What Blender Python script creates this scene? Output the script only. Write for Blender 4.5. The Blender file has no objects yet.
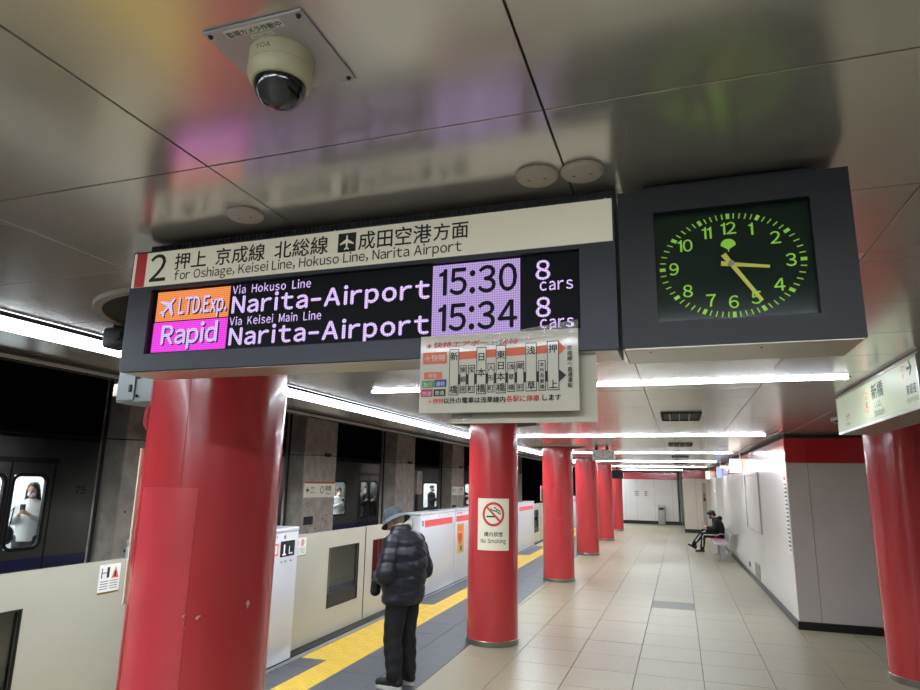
import bpy, bmesh, math, random
import numpy as np
from mathutils import Vector, Matrix

random.seed(7)
PI = math.pi
SC = bpy.context.scene
COL = SC.collection
R = math.radians

# ------------------------------------------------------------------ camera
CAM_H = 1.80
yaw, pit, roll = R(-18.75), R(12.18), R(1.07)
d = Vector((math.sin(yaw)*math.cos(pit), math.cos(yaw)*math.cos(pit), math.sin(pit)))
r0 = Vector((math.cos(yaw), -math.sin(yaw), 0)); u0 = r0.cross(d)
rr = math.cos(roll)*r0 + math.sin(roll)*u0
uu = -math.sin(roll)*r0 + math.cos(roll)*u0
cam = bpy.data.cameras.new('camera'); cam_o = bpy.data.objects.new('camera', cam); COL.objects.link(cam_o)
M = Matrix((rr, uu, -d)).transposed().to_4x4(); M.translation = (0, 0, CAM_H)
cam_o.matrix_world = M
cam.sensor_width = 36; cam.lens = 640.0/920*36; cam.clip_start = .02; cam.clip_end = 200
SC.camera = cam_o

# ------------------------------------------------------------------ world, exposure, lamp strengths
w = bpy.data.worlds.new('world'); SC.world = w; w.use_nodes = True
w.node_tree.nodes['Background'].inputs[0].default_value = (.9, .95, 1, 1)
w.node_tree.nodes['Background'].inputs[1].default_value = 0.02
vs = SC.view_settings
vs.view_transform = 'Standard'; vs.look = 'None'; vs.gamma = 1; vs.use_curve_mapping = False
vs.exposure = 2.1
TUBE = 30.0            # emission of the lamp bars across the ceiling
TUBE_LONG = 6.0        # emission of the long lamps over the gates
TRAIN_LAMP = 7.0
LED = .42
ZC = 2.55              # ceiling height

# ------------------------------------------------------------------ materials
def lin(c):
    return tuple(((v/255)/12.92 if v/255 <= .04045 else ((v/255+.055)/1.055)**2.4) for v in c)
MATS = {}
def mat(name, rgb, rough=.5, metal=0, var=.08, scale=6, bump=0, coat=0, emit=None, es=0, alpha=None, spec=.5, stretch=None, trans=0, detail=4):
    m = bpy.data.materials.new(name); m.use_nodes = True
    nt = m.node_tree; b = nt.nodes['Principled BSDF']
    c = lin(rgb)
    b.inputs['Roughness'].default_value = rough; b.inputs['Metallic'].default_value = metal
    b.inputs['Specular IOR Level'].default_value = spec
    b.inputs['Coat Weight'].default_value = coat; b.inputs['Coat Roughness'].default_value = .08
    b.inputs['Base Color'].default_value = (*c, 1)
    if trans: b.inputs['Transmission Weight'].default_value = trans
    if var or bump:
        tc = nt.nodes.new('ShaderNodeTexCoord'); mp = nt.nodes.new('ShaderNodeMapping'); nz = nt.nodes.new('ShaderNodeTexNoise')
        nt.links.new(tc.outputs['Object'], mp.inputs[0]); nt.links.new(mp.outputs[0], nz.inputs['Vector'])
        if stretch: mp.inputs['Scale'].default_value = stretch
        nz.inputs['Scale'].default_value = scale; nz.inputs['Detail'].default_value = detail
        if var:
            mr = nt.nodes.new('ShaderNodeMapRange'); mr.inputs['To Min'].default_value = 1-var; mr.inputs['To Max'].default_value = 1+var
            mr.inputs['From Min'].default_value = .3; mr.inputs['From Max'].default_value = .7
            mx = nt.nodes.new('ShaderNodeVectorMath'); mx.operation = 'SCALE'; mx.inputs[0].default_value = c
            nt.links.new(nz.outputs['Fac'], mr.inputs['Value']); nt.links.new(mr.outputs[0], mx.inputs['Scale'])
            nt.links.new(mx.outputs[0], b.inputs['Base Color'])
        if bump:
            bp = nt.nodes.new('ShaderNodeBump'); bp.inputs['Strength'].default_value = bump; bp.inputs['Distance'].default_value = .01
            nt.links.new(nz.outputs['Fac'], bp.inputs['Height']); nt.links.new(bp.outputs[0], b.inputs['Normal'])
    if emit:
        b.inputs['Emission Color'].default_value = (*lin(emit), 1); b.inputs['Emission Strength'].default_value = es
    MATS[name] = m
    return m

mat('ceiling_metal', (214, 210, 205), .20, .66, .03, 3, spec=.5)
mat('ceiling_dark', (34, 33, 34), .6, 0, .1)
mat('collar_black', (9, 9, 10), .7, 0, .1)
mat('joint_dark', (38, 36, 34), .8, 0, .1)
mat('tile_beige', (154, 147, 124), .32, 0, .07, 38, bump=.16, spec=.28)
mat('tile_dark', (92, 88, 82), .4, 0, .06, 5)
mat('grout', (62, 58, 52), .8)
mat('paving_grey', (71, 74, 79), .45, 0, .06, 4)
mat('tactile_yellow', (200, 165, 48), .45, 0, .09, 6)
mat('metal_strip', (168, 170, 170), .3, .7, .05)
mat('rubber_black', (16, 16, 17), .55, 0, .1)
mat('red_paint', (194, 58, 62), .24, 0, .1, 3, bump=.03, coat=.3, stretch=(1, 1, .35))
mat('red_patch', (202, 66, 73), .28, 0, .1, 4, bump=.04, coat=.25)
mat('primer', (186, 168, 156), .7, 0, .1, 40)
mat('steel_ring', (150, 146, 138), .3, .85, .08)
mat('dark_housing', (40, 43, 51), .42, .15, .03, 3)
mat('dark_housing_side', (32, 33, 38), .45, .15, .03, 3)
mat('cream_panel', (213, 207, 186), .4, 0, .02, 3, emit=(213, 207, 186), es=.06)  # faint glow added to brighten the board header; unlit plates share it
mat('ink_black', (20, 20, 22), .6, 0, 0)
mat('ink_red', (208, 52, 48), .5, 0, 0)
mat('ink_orange', (226, 104, 72), .5, 0, 0)
mat('ink_green', (70, 150, 70), .5, 0, 0)
mat('ink_blue', (48, 62, 150), .5, 0, 0)
mat('ink_magenta', (190, 40, 110), .5, 0, 0)
mat('ink_grey', (120, 120, 118), .6, 0, 0)
mat('ink_white', (228, 226, 218), .5, 0, 0)
mat('paper', (192, 184, 162), .32, 0, .03, 5, coat=.35)
mat('paper_back', (186, 178, 154), .35, 0, .03, 5, coat=.3)
mat('tape', (210, 206, 196), .12, 0, .1, 30, bump=.6, coat=1)
mat('sticker_white', (226, 226, 222), .4, 0, .02)
mat('wall_white', (214, 211, 205), .30, 0, .03, 2, coat=.22)
mat('underside_metal', (196, 190, 178), .32, .5, .04, 3)
mat('wall_cream', (206, 197, 178), .3, 0, .03, 2)
mat('wall_grey_panel', (208, 203, 202), .3, 0, .04, 2)
mat('wall_red', (186, 34, 46), .2, 0, .05, 2, coat=.3)
mat('baseboard_black', (14, 14, 15), .35, 0, .1)
mat('concrete', (206, 194, 178), .85, 0, .2, 5, bump=.3, detail=8)
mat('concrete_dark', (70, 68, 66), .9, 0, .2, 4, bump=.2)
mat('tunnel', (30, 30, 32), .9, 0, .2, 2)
mat('rail_steel', (96, 84, 74), .4, .8, .1)
mat('train_steel', (92, 90, 88), .3, .6, .04, 2)
mat('train_dark', (40, 41, 45), .4, .3, .05)
mat('train_blue', (36, 40, 96), .35, 0, .04)
mat('train_inside', (206, 210, 206), .5, 0, .03)
mat('train_seat', (60, 64, 84), .8, 0, .1)
mat('gate_white', (194, 197, 202), .28, 0, .02, 2, coat=.15)
mat('gate_beige', (172, 170, 156), .3, 0, .03, 2, coat=.15)
mat('gate_red', (226, 84, 84), .35, 0, .02)
mat('screen_dark', (24, 34, 34), .15, 0, .03)
mat('cctv_cream', (190, 183, 150), .35, 0, .03)
mat('cctv_plate', (188, 183, 190), .35, .1, .03)
mat('dome_black', (12, 12, 14), .04, 0, 0, coat=1)
mat('dome_lens', (70, 72, 74), .08, .3, .02)
mat('detector', (176, 166, 156), .5, 0, .03)
mat('grey_box', (118, 127, 127), .4, .1, .04)
mat('grey_sign', (206, 206, 198), .5, 0, .05)
mat('ivory', (226, 222, 200), .4, 0, .03)
mat('skin', (196, 150, 124), .55, 0, .05, 20)
mat('hair_black', (16, 14, 14), .5, 0, .2, 60, stretch=(1, 1, .2), bump=.3)
mat('hair_grey', (140, 137, 132), .6, 0, .2, 60)
mat('jacket_navy', (17, 19, 31), .5, 0, .12, 14, bump=.25)
mat('trouser_black', (9, 10, 15), .8, 0, .15, 10, bump=.3)
mat('hat_grey', (60, 66, 72), .9, 0, .28, 34, bump=.6)
mat('hat_brim', (78, 82, 85), .9, 0, .12, 40, bump=.3)
mat('shoe_black', (18, 18, 19), .6, 0, .1)
mat('sole_white', (200, 198, 190), .6, 0, .05)
mat('cloth_black', (8, 8, 10), .85, 0, .2, 12, bump=.3)
mat('cloth_white', (214, 212, 208), .8, 0, .06, 12, bump=.2)
mat('cloth_dark', (44, 44, 52), .85, 0, .15, 10)
mat('mask_white', (220, 220, 218), .8, 0, .02)
mat('phone_black', (10, 10, 12), .15, 0, 0)
mat('bench_metal', (168, 168, 168), .35, .4, .04)
mat('bench_pink', (214, 62, 98), .45, 0, .05)
mat('clock_glass', (22, 40, 32), .12, 0, .03, 3, spec=.4)
mat('clock_lime', (160, 224, 66), .5, 0, 0, emit=(150, 214, 60), es=.05)  # small glow added so marks and numerals read brighter
mat('clock_hand', (214, 214, 86), .45, 0, 0, emit=(214, 214, 86), es=.02)  # hands carry a trace of added glow too
mat('brass', (170, 140, 70), .3, .8, .05)
mat('bin_grey', (156, 154, 144), .4, .3, .04)
mat('led_black', (8, 8, 14), .6, 0, .05, spec=.2)
mat('tube', (240, 246, 255), .5, 0, 0, emit=(236, 245, 255), es=TUBE)
mat('tube_long', (240, 246, 255), .5, 0, 0, emit=(236, 245, 255), es=TUBE_LONG)
mat('train_tube', (240, 246, 255), .5, 0, 0, emit=(240, 246, 255), es=TRAIN_LAMP)
mat('lit_panel', (128, 132, 114), .45, 0, 0, spec=.12, emit=(222, 236, 204), es=.085)
mat('lit_panel_bright', (240, 240, 228), .3, 0, 0, emit=(246, 244, 224), es=.22)
mat('lit_blue', (150, 180, 220), .3, 0, 0, emit=(160, 190, 235), es=.22)
mat('conduit_red', (150, 40, 44), .4, 0, .05)

def led_mat(name, rgb, es, dots=True):
    """LED matrix: emission broken up by the panel's own dot grid"""
    m = bpy.data.materials.new(name); m.use_nodes = True; nt = m.node_tree; b = nt.nodes['Principled BSDF']
    b.inputs['Base Color'].default_value = (.004, .004, .006, 1); b.inputs['Roughness'].default_value = .6; b.inputs['Specular IOR Level'].default_value = .2
    b.inputs['Emission Color'].default_value = (*lin(rgb), 1)
    g = nt.nodes.new('ShaderNodeNewGeometry'); s = nt.nodes.new('ShaderNodeSeparateXYZ'); nt.links.new(g.outputs['Position'], s.inputs[0])
    outs = []
    for ax in ('X', 'Z'):
        mu = nt.nodes.new('ShaderNodeMath'); mu.operation = 'MULTIPLY'; mu.inputs[1].default_value = 2*PI/.0062
        sn = nt.nodes.new('ShaderNodeMath'); sn.operation = 'SINE'; ab = nt.nodes.new('ShaderNodeMath'); ab.operation = 'MULTIPLY_ADD'
        ab.inputs[1].default_value = .22; ab.inputs[2].default_value = .78
        nt.links.new(s.outputs[ax], mu.inputs[0]); nt.links.new(mu.outputs[0], sn.inputs[0]); nt.links.new(sn.outputs[0], ab.inputs[0]); outs.append(ab)
    mm = nt.nodes.new('ShaderNodeMath'); mm.operation = 'MULTIPLY'
    nt.links.new(outs[0].outputs[0], mm.inputs[0]); nt.links.new(outs[1].outputs[0], mm.inputs[1])
    m2 = nt.nodes.new('ShaderNodeMath'); m2.operation = 'MULTIPLY'; m2.inputs[1].default_value = es
    nt.links.new(mm.outputs[0], m2.inputs[0]); nt.links.new(m2.outputs[0], b.inputs['Emission Strength'])
    MATS[name] = m
led_mat('led_white', (222, 194, 255), LED*.92)
led_mat('led_field', (208, 178, 246), LED*.62)
led_mat('led_orange', (238, 140, 74), LED*.95)
led_mat('led_pink', (232, 64, 222), LED*1.0)
led_mat('led_lavender', (206, 190, 240), LED)
led_mat('led_off', (24, 18, 42), .06)

# window glass of the train: thin, clear with a reflection
gm = bpy.data.materials.new('train_glass'); gm.use_nodes = True; nt = gm.node_tree
nt.nodes.remove(nt.nodes['Principled BSDF']); out = nt.nodes['Material Output']
tr = nt.nodes.new('ShaderNodeBsdfTransparent'); tr.inputs[0].default_value = (.9, .93, .92, 1)
gl = nt.nodes.new('ShaderNodeBsdfGlossy'); gl.inputs['Roughness'].default_value = .03
mx = nt.nodes.new('ShaderNodeMixShader'); mx.inputs[0].default_value = .08
nt.links.new(tr.outputs[0], mx.inputs[1]); nt.links.new(gl.outputs[0], mx.inputs[2]); nt.links.new(mx.outputs[0], out.inputs[0])
MATS['train_glass'] = gm
gm2 = gm.copy(); gm2.name = 'gate_glass'; MATS['gate_glass'] = gm2
for n in gm2.node_tree.nodes:
    if n.type == 'BSDF_TRANSPARENT': n.inputs[0].default_value = (.62, .62, .58, 1)
    if n.type == 'MIX_SHADER': n.inputs[0].default_value = .16

# ------------------------------------------------------------------ mesh builder
class MB:
    def __init__(self): self.v = []; self.f = []
    def add(self, vs_, fs_):
        n = len(self.v); self.v += [tuple(p) for p in vs_]; self.f += [tuple(i+n for i in q) for q in fs_]; return self
    def box(self, x0, x1, y0, y1, z0, z1):
        v = [(x, y, z) for z in (z0, z1) for y in (y0, y1) for x in (x0, x1)]
        return self.add(v, [(0, 2, 3, 1), (4, 5, 7, 6), (0, 1, 5, 4), (2, 6, 7, 3), (0, 4, 6, 2), (1, 3, 7, 5)])
    def rbox(self, x0, x1, y0, y1, z0, z1, b=.01, seg=2):
        bm = bmesh.new(); bmesh.ops.create_cube(bm, size=1)
        bmesh.ops.scale(bm, vec=(x1-x0, y1-y0, z1-z0), verts=bm.verts)
        bmesh.ops.translate(bm, vec=((x0+x1)/2, (y0+y1)/2, (z0+z1)/2), verts=bm.verts)
        bmesh.ops.bevel(bm, geom=list(bm.edges), offset=b, segments=seg, profile=.5, affect='EDGES')
        bm.verts.index_update()
        self.add([v.co[:] for v in bm.verts], [[v.index for v in f.verts] for f in bm.faces]); bm.free(); return self
    def lathe(self, prof, c=(0, 0, 0), n=32, axis='z', a0=0, a1=2*PI, cap=True):
        full = abs(a1-a0-2*PI) < 1e-6; k = n if full else n+1
        vs_ = []
        for (r_, h) in prof:
            for i in range(k):
                a = a0+(a1-a0)*i/n; p = (r_*math.cos(a), r_*math.sin(a), h)
                if axis == 'y': p = (p[0], p[2], p[1])
                if axis == 'x': p = (p[2], p[0], p[1])
                vs_.append((c[0]+p[0], c[1]+p[1], c[2]+p[2]))
        fs_ = []
        for j in range(len(prof)-1):
            for i in range(n if full else n):
                i2 = (i+1) % k
                fs_.append((j*k+i, j*k+i2, (j+1)*k+i2, (j+1)*k+i))
        if full and not cap:
            m_ = len(prof)-1; fs_ += [(m_*k+i, m_*k+(i+1) % k, (i+1) % k, i) for i in range(k)]
        elif full:
            if prof[0][0] > 1e-5: fs_.append(tuple(range(k))[::-1])
            if prof[-1][0] > 1e-5: fs_.append(tuple((len(prof)-1)*k+i for i in range(k)))
        return self.add(vs_, fs_)
    def tube(self, pts, r, n=8):
        pts = [Vector(p) for p in pts]; rs = r if isinstance(r, (list, tuple)) else [r]*len(pts)
        up = Vector((0, 0, 1)); vs_ = []
        for i, p in enumerate(pts):
            t = (pts[min(i+1, len(pts)-1)]-pts[max(i-1, 0)]).normalized()
            a = t.cross(up if abs(t.dot(up)) < .95 else Vector((1, 0, 0))).normalized(); b = t.cross(a)
            for k in range(n):
                q = p+(a*math.cos(2*PI*k/n)+b*math.sin(2*PI*k/n))*rs[i]; vs_.append(q[:])
        fs_ = [(i*n+k, i*n+(k+1) % n, (i+1)*n+(k+1) % n, (i+1)*n+k) for i in range(len(pts)-1) for k in range(n)]
        fs_ += [tuple(range(n))[::-1], tuple((len(pts)-1)*n+k for k in range(n))]
        return self.add(vs_, fs_)
    def prism(self, poly, h0, h1, fn):
        """poly: 2D outline; fn(a, b, h) -> point"""
        n = len(poly)
        self.add([fn(a, b, h0) for a, b in poly]+[fn(a, b, h1) for a, b in poly],
                 [tuple(range(n))[::-1], tuple(range(n, 2*n))]+[(i, (i+1) % n, n+(i+1) % n, n+i) for i in range(n)])
        return self
    def flat(self, vs2, fs2, fn):
        return self.add([fn(a, b) for a, b in vs2], fs2)
    def moved(self, m):
        self.v = [(m @ Vector(p))[:] for p in self.v]; return self
    def mesh(self, name, smooth=False, fix=True):
        me = bpy.data.meshes.new(name); me.from_pydata(self.v, [], self.f)
        if fix:
            bm = bmesh.new(); bm.from_mesh(me); bmesh.ops.recalc_face_normals(bm, faces=bm.faces); bm.to_mesh(me); bm.free()
        if smooth:
            me.polygons.foreach_set('use_smooth', [True]*len(me.polygons)); 
            try: me.set_sharp_from_angle(angle=R(35))
            except Exception: pass
        me.update(); return me

def link(name, me, m, parent=None, kind=None):
    o = bpy.data.objects.new(name, me); COL.objects.link(o)
    if m and me is not None and not me.materials: me.materials.append(MATS[m])
    if parent: o.parent = parent
    if kind: o['kind'] = kind
    return o
def tag(o, label, cat, group=None):
    o['label'] = label; o['category'] = cat
    if group: o['group'] = group
    return o
def thing(name, label, cat, loc=(0, 0, 0), rz=0, group=None):
    o = bpy.data.objects.new(name, None); COL.objects.link(o); o.empty_display_size = .1
    o.location = loc; o.rotation_euler = (0, 0, rz)
    return tag(o, label, cat, group)
def part(t, name, mb, m, smooth=False, world=True, label=None, kind=None, root=None):
    """a part of t; when world, mb is in world space and t (or root) stands unrotated at its location"""
    if world:
        L = (root or t).location; mb.v = [(p[0]-L[0], p[1]-L[1], p[2]-L[2]) for p in mb.v]
    o = link(name, mb.mesh(name, smooth), m, t, kind)
    if label: o['label'] = label
    return o
def struct(name, mb, m, label=None, parent=None):
    o = link(name, mb.mesh(name), m, parent, 'structure' if parent is None else None)
    if label: o['label'] = label
    return o
def copy_tree(o, parent=None):
    c = o.copy(); COL.objects.link(c)
    if parent: c.parent = parent
    for ch in list(o.children): copy_tree(ch, c)
    return c

# ------------------------------------------------------------------ glyphs (Blender's built-in font and its fallbacks)
ALLTEXT = set('０１２３４５６７８９') | set('押上京成線北総線成田空港方面新橋東銀座宝町日本人形浅草蔵前本所吾妻快特急行通速普以外の電車は内各駅に停車しますへ直運転エアポート構内禁煙しんばし大門監視カメラ作動中飛')
for s_ in ('for Oshiage, Keisei Line, Hokuso Line, Narita Airport', 'Via Hokuso Line Narita-Airport Via Keisei Main', '15:3034 8cars LTD.Exp. Rapid', 'No Smoking', 'A10 A11 Shimbashi Daimon Higashi-ginza', '75 2 N A10-HD-1', 'TOA'):
    ALLTEXT |= {chr(ord(c)+0xFEE0) if 33 <= ord(c) <= 126 else c for c in s_ if c != ' '}
GLY = {}
def build_glyphs():
    tmp = {}
    for c in sorted(ALLTEXT):
        cu = bpy.data.curves.new('glyph', 'FONT'); cu.body = c; cu.size = 1; cu.resolution_u = 3
        o = bpy.data.objects.new('glyph', cu); COL.objects.link(o); tmp[c] = o
    bpy.context.view_layer.update(); dg = bpy.context.evaluated_depsgraph_get()
    for c, o in tmp.items():
        me = bpy.data.meshes.new_from_object(o.evaluated_get(dg))
        GLY[c] = ([v.co[:2] for v in me.vertices], [tuple(p.vertices) for p in me.polygons])
        bpy.data.meshes.remove(me)
    for o in tmp.values():
        cu = o.data; bpy.data.objects.remove(o); bpy.data.curves.remove(cu)
build_glyphs()
GLY['１'] = ([(.40, 0), (.50, 0), (.50, .735), (.43, .735), (.40, .66), (.27, .615), (.27, .545), (.40, .575)], [(0, 1, 2, 3, 4, 7), (4, 5, 6, 7)])
GLY['－'] = ([(.20, .27), (.62, .27), (.62, .35), (.20, .35)], [(0, 1, 2, 3)])
def layout(s, em, track=.10, space=.30, bold=0, sx=1.0, vertical=False):
    """flat text, origin at left end of the baseline"""
    vs_, fs_ = [], []; cx = 0.0; cy = 0.0; layout.dep = []
    for c in s:
        if c == ' ': cx += space; continue
        asc = 33 <= ord(c) <= 126
        g = chr(ord(c)+0xFEE0) if asc else c
        if g not in GLY: continue
        gv, gf = GLY[g]
        if not gv: cx += 1; continue
        x0 = min(p[0] for p in gv); x1 = max(p[0] for p in gv)
        off = (cx+track/2-x0) if asc else cx
        for lay, (bx_, by_) in enumerate([(0, 0)] if not bold else [(-bold, 0), (bold, 0), (0, bold), (0, -bold)]):
            n = len(vs_); layout.dep += [lay*4e-5]*len(gv)
            vs_ += [((p[0]+off+bx_)*em*sx, (p[1]+cy+by_)*em) for p in gv]; fs_ += [tuple(i+n for i in f) for f in gf]
        if vertical: cy -= 1.04
        else: cx += (x1-x0+track) if asc else 1.0
    return vs_, fs_, cx*em*sx
def on_front(y):     return lambda a, b: (a, y, b)                       # faces -Y
def text_front(mb, s, x, z, y, em, width=None, bold=0, align='l', track=.10, space=.3, sx=1.0, shear=0, vertical=False):
    vs_, fs_, wd = layout(s, em, track, space, bold, sx, vertical)
    k = (width/wd) if width and wd else 1
    o = {'l': 0, 'c': -wd*k/2, 'r': -wd*k}[align]
    # each copy used for weight sits a hair apart so that faces never coincide
    return mb.add([(x+o+a*k+shear*b, y-q, z+b) for (a, b), q in zip(vs_, layout.dep)], fs_)
def rect_front(mb, x0, x1, z0, z1, y, th=.001): return mb.box(x0, x1, y, y+th, z0, z1)
PLANE = [(0, 1), (.10, .86), (.12, .42), (.95, -.12), (.95, -.32), (.13, -.06), (.09, -.62), (.32, -.82), (.32, -.98), (0, -.86),
         (-.32, -.98), (-.32, -.82), (-.09, -.62), (-.13, -.06), (-.95, -.32), (-.95, -.12), (-.12, .42), (-.10, .86)]
def plane_poly(cx, cz, s, ang):
    c, q = math.cos(ang), math.sin(ang)
    return [(cx+s*(a*c-b*q), cz+s*(a*q+b*c)) for a, b in PLANE]

# ================================================================== STRUCTURE
def wall_x(y): return 1.56-.014*y                 # platform-side face of the right wall
G0, GA = -3.72, .026                              # gate line: x = G0 - GA*y
def gate_x(v, u=0): return G0+u-GA*v
EDGE_U = 1.55                                     # grey strip ends here, beige tiles begin
def edge_x(y): return gate_x(y, EDGE_U)

# ---- floor: grout bed + tiles
Y_END = 34.0
mb = MB(); mb.prism([(edge_x(-17), -17), (5, -17), (5, 40), (edge_x(40), 40)], -.3, -.012, lambda a, b, h: (a, b, h))
floor = struct('floor', mb, 'grout', 'beige tiled platform floor')
TX0, TP, TY0 = -1.76, .629, 7.67
def clip_poly(poly, side):                        # keep side(p) >= 0 (linear)
    out_ = []
    for i in range(len(poly)):
        a, b = poly[i], poly[(i+1) % len(poly)]; fa, fb = side(a), side(b)
        if fa >= 0: out_.append(a)
        if (fa >= 0) != (fb >= 0):
            t = fa/(fa-fb); out_.append((a[0]+(b[0]-a[0])*t, a[1]+(b[1]-a[1])*t))
    return out_
tile_full = None; tiles = []
for i in range(-2, 8):
    for j in range(-38, 42):
        x0, x1 = TX0+TP*i+.0032, TX0+TP*(i+1)-.0032; y0, y1 = TY0+TP*j+.0018, TY0+TP*(j+1)-.0018
        if x0 > wall_x(y0)+.1 and y0 > 10.3: continue
        if y0 > Y_END+.4: continue
        if x0 > .2 and y0 > 28.9: continue
        p = [(x0, y0), (x1, y0), (x1, y1), (x0, y1)]
        q = clip_poly(p, lambda a: a[0]-edge_x(a[1])-.002)
        if len(q) < 3: continue
        tiles.append((i, j, q, len(q) == 4 and abs(q[0][0]-x0) < 1e-6 and abs(q[3][0]-x0) < 1e-6))
def tile_mesh(q, name, ox, oy):
    b = MB(); c = .002; cx = sum(a for a, _ in q)/len(q); cy = sum(b_ for _, b_ in q)/len(q)
    top = [(a+(c if a < cx else -c), b_+(c if b_ < cy else -c)) for a, b_ in q]
    n = len(q)
    b.add([(a-ox, b_-oy, -.012) for a, b_ in q]+[(a-ox, b_-oy, -.0015) for a, b_ in q]+[(a-ox, b_-oy, 0) for a, b_ in top],
          [(i_, (i_+1) % n, n+(i_+1) % n, n+i_) for i_ in range(n)]+[(n+i_, n+(i_+1) % n, 2*n+(i_+1) % n, 2*n+i_) for i_ in range(n)]+[tuple(range(2*n, 3*n))])
    return b.mesh(name)
shared = {}
rest = MB(); count = 0
def seen(t): y = TY0+TP*t[1]; return 0 if y > 5 else 1
for t in sorted(tiles, key=lambda t: (seen(t), t[1])):
    i, j, q, fullq = t
    x0, y0 = TX0+TP*i, TY0+TP*j
    dark = (i == 2 and j == 5)
    if count < 298 and y0 > 4.8:
        count += 1
        if fullq:
            k = 'dark' if dark else random.choice('abc')
            if k not in shared:
                me = tile_mesh(q, 'floor_tile', x0, y0); me.materials.append(MATS['tile_dark' if dark else 'tile_beige']); shared[k] = me
            me = shared[k]
        else:
            me = tile_mesh(q, 'floor_tile', x0, y0); me.materials.append(MATS['tile_beige'])
        o = link('floor_tile', me, None, floor); o.location = (x0, y0, random.uniform(-.0006, .0004))
    else:
        rest.prism(q, -.012, 0, lambda a, b, h: (a, b, h))
o = link('floor_tile', rest.mesh('floor_tile'), 'tile_beige', floor, 'stuff')

# ---- platform edge paving (grey) and its blocks, in the gate's own direction
edge = bpy.data.objects.new('platform_edge_paving', None)
mb = MB().box(-.14, EDGE_U, -17, 36, -1.25, -.012)
edge = struct('platform_edge_paving', mb, 'joint_dark', 'grey paved strip along the platform edge')
edge.location = (G0, 0, 0); edge.rotation_euler = (0, 0, GA)
def slab(name, sx, sy, c=.003):
    b = MB(); q = [(0, 0), (sx, 0), (sx, sy), (0, sy)]; t_ = [(c, c), (sx-c, c), (sx-c, sy-c), (c, sy-c)]
    b.add([(a, b_, -.012) for a, b_ in q]+[(a, b_, -.002) for a, b_ in q]+[(a, b_, 0) for a, b_ in t_],
          [(i, (i+1) % 4, 4+(i+1) % 4, 4+i) for i in range(4)]+[(4+i, 4+(i+1) % 4, 8+(i+1) % 4, 8+i) for i in range(4)]+[(8, 9, 10, 11)])
    return b.mesh(name)
TU0, TU1 = .36, .66                               # tactile line
pv = slab('paving_slab', .441, .596); pv.materials.append(MATS['paving_grey'])
pw = slab('paving_slab', .300, .297); pw.materials.append(MATS['paving_grey'])
OPEN = [(0.6, 4.15), (6.12, 9.85), (13.6, 17.2), (19.8, 23.5), (27.0, 30.7)]
for j in range(-4, 56):
    v = .6*j
    for u in (TU1+.002, TU1+.447):
        o = link('paving_slab', pv, None, edge); o.location = (u, v, 0)
# tactile blocks: separate thing pieces laid in the paving
tb = MB(); tm = slab('tactile_block', .297, .297)
bm = bmesh.new(); bm.from_mesh(tm)
for a in range(5):
    for b in range(5):
        cx, cy = .03+.0593*a, .03+.0593*b
        ring0 = [bm.verts.new((cx+.016*math.cos(k*PI/3), cy+.016*math.sin(k*PI/3), 0)) for k in range(6)]
        ring1 = [bm.verts.new((cx+.009*math.cos(k*PI/3), cy+.009*math.sin(k*PI/3), .0045)) for k in range(6)]
        for k in range(6): bm.faces.new((ring0[k], ring0[(k+1) % 6], ring1[(k+1) % 6], ring1[k]))
        bm.faces.new(ring1)
bm.to_mesh(tm); bm.free(); tm.materials.append(MATS['tactile_yellow'])
for j in range(4, 112):
    v = .3*j+.01
    o = link('tactile_block', tm, None, edge); o.location = (TU0, v, 0)
    if any(a <= v+.05 and v+.25 <= b for a, b in OPEN):
        o = link('tactile_block', tm, None, edge); o.location = (.06, v, 0)
    else:
        o = link('paving_slab', pw, None, edge); o.location = (.057, v, 0)
mb = MB().box(-.02, .052, -3, 36, -.012, .0015)
o = link('edge_strip', mb.mesh('edge_strip'), 'metal_strip', edge)

# ---- trackbed, rails, tunnel
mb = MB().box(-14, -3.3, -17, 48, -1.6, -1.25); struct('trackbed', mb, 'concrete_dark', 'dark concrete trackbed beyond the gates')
XP = -8.0                                         # platform-side face of the pillars between the tracks
for x, rl in ((-5.0, 'rail of the near track closest to the platform gates'), (-6.067, 'second rail of the near track, beside the concrete pillars'), (-10.1, 'rail of the far track nearer the pillars, under the train'), (-11.167, 'rail of the far track nearest the tunnel wall, under the train')):
    mb = MB().prism([(-.06, 0), (.06, 0), (.06, .02), (.012, .04), (.012, .12), (.035, .13), (.035, .16), (-.035, .16), (-.035, .13), (-.012, .12), (-.012, .04), (-.06, .02)], -17, 48, lambda a, b, h: (x+a, h, -1.25+b))
    tag(link('rail', mb.mesh('rail'), 'rail_steel'), 'steel running '+rl, 'rail', 'track rails')
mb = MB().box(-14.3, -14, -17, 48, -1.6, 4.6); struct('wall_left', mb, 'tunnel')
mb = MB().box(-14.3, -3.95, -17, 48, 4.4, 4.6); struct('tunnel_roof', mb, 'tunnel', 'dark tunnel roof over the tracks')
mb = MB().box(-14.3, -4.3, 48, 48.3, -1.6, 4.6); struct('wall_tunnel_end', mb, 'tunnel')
mb = MB().box(-14.3, 5.2, -17.3, -17, -1.6, 4.6); struct('wall_behind', mb, 'wall_grey_panel')

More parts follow.
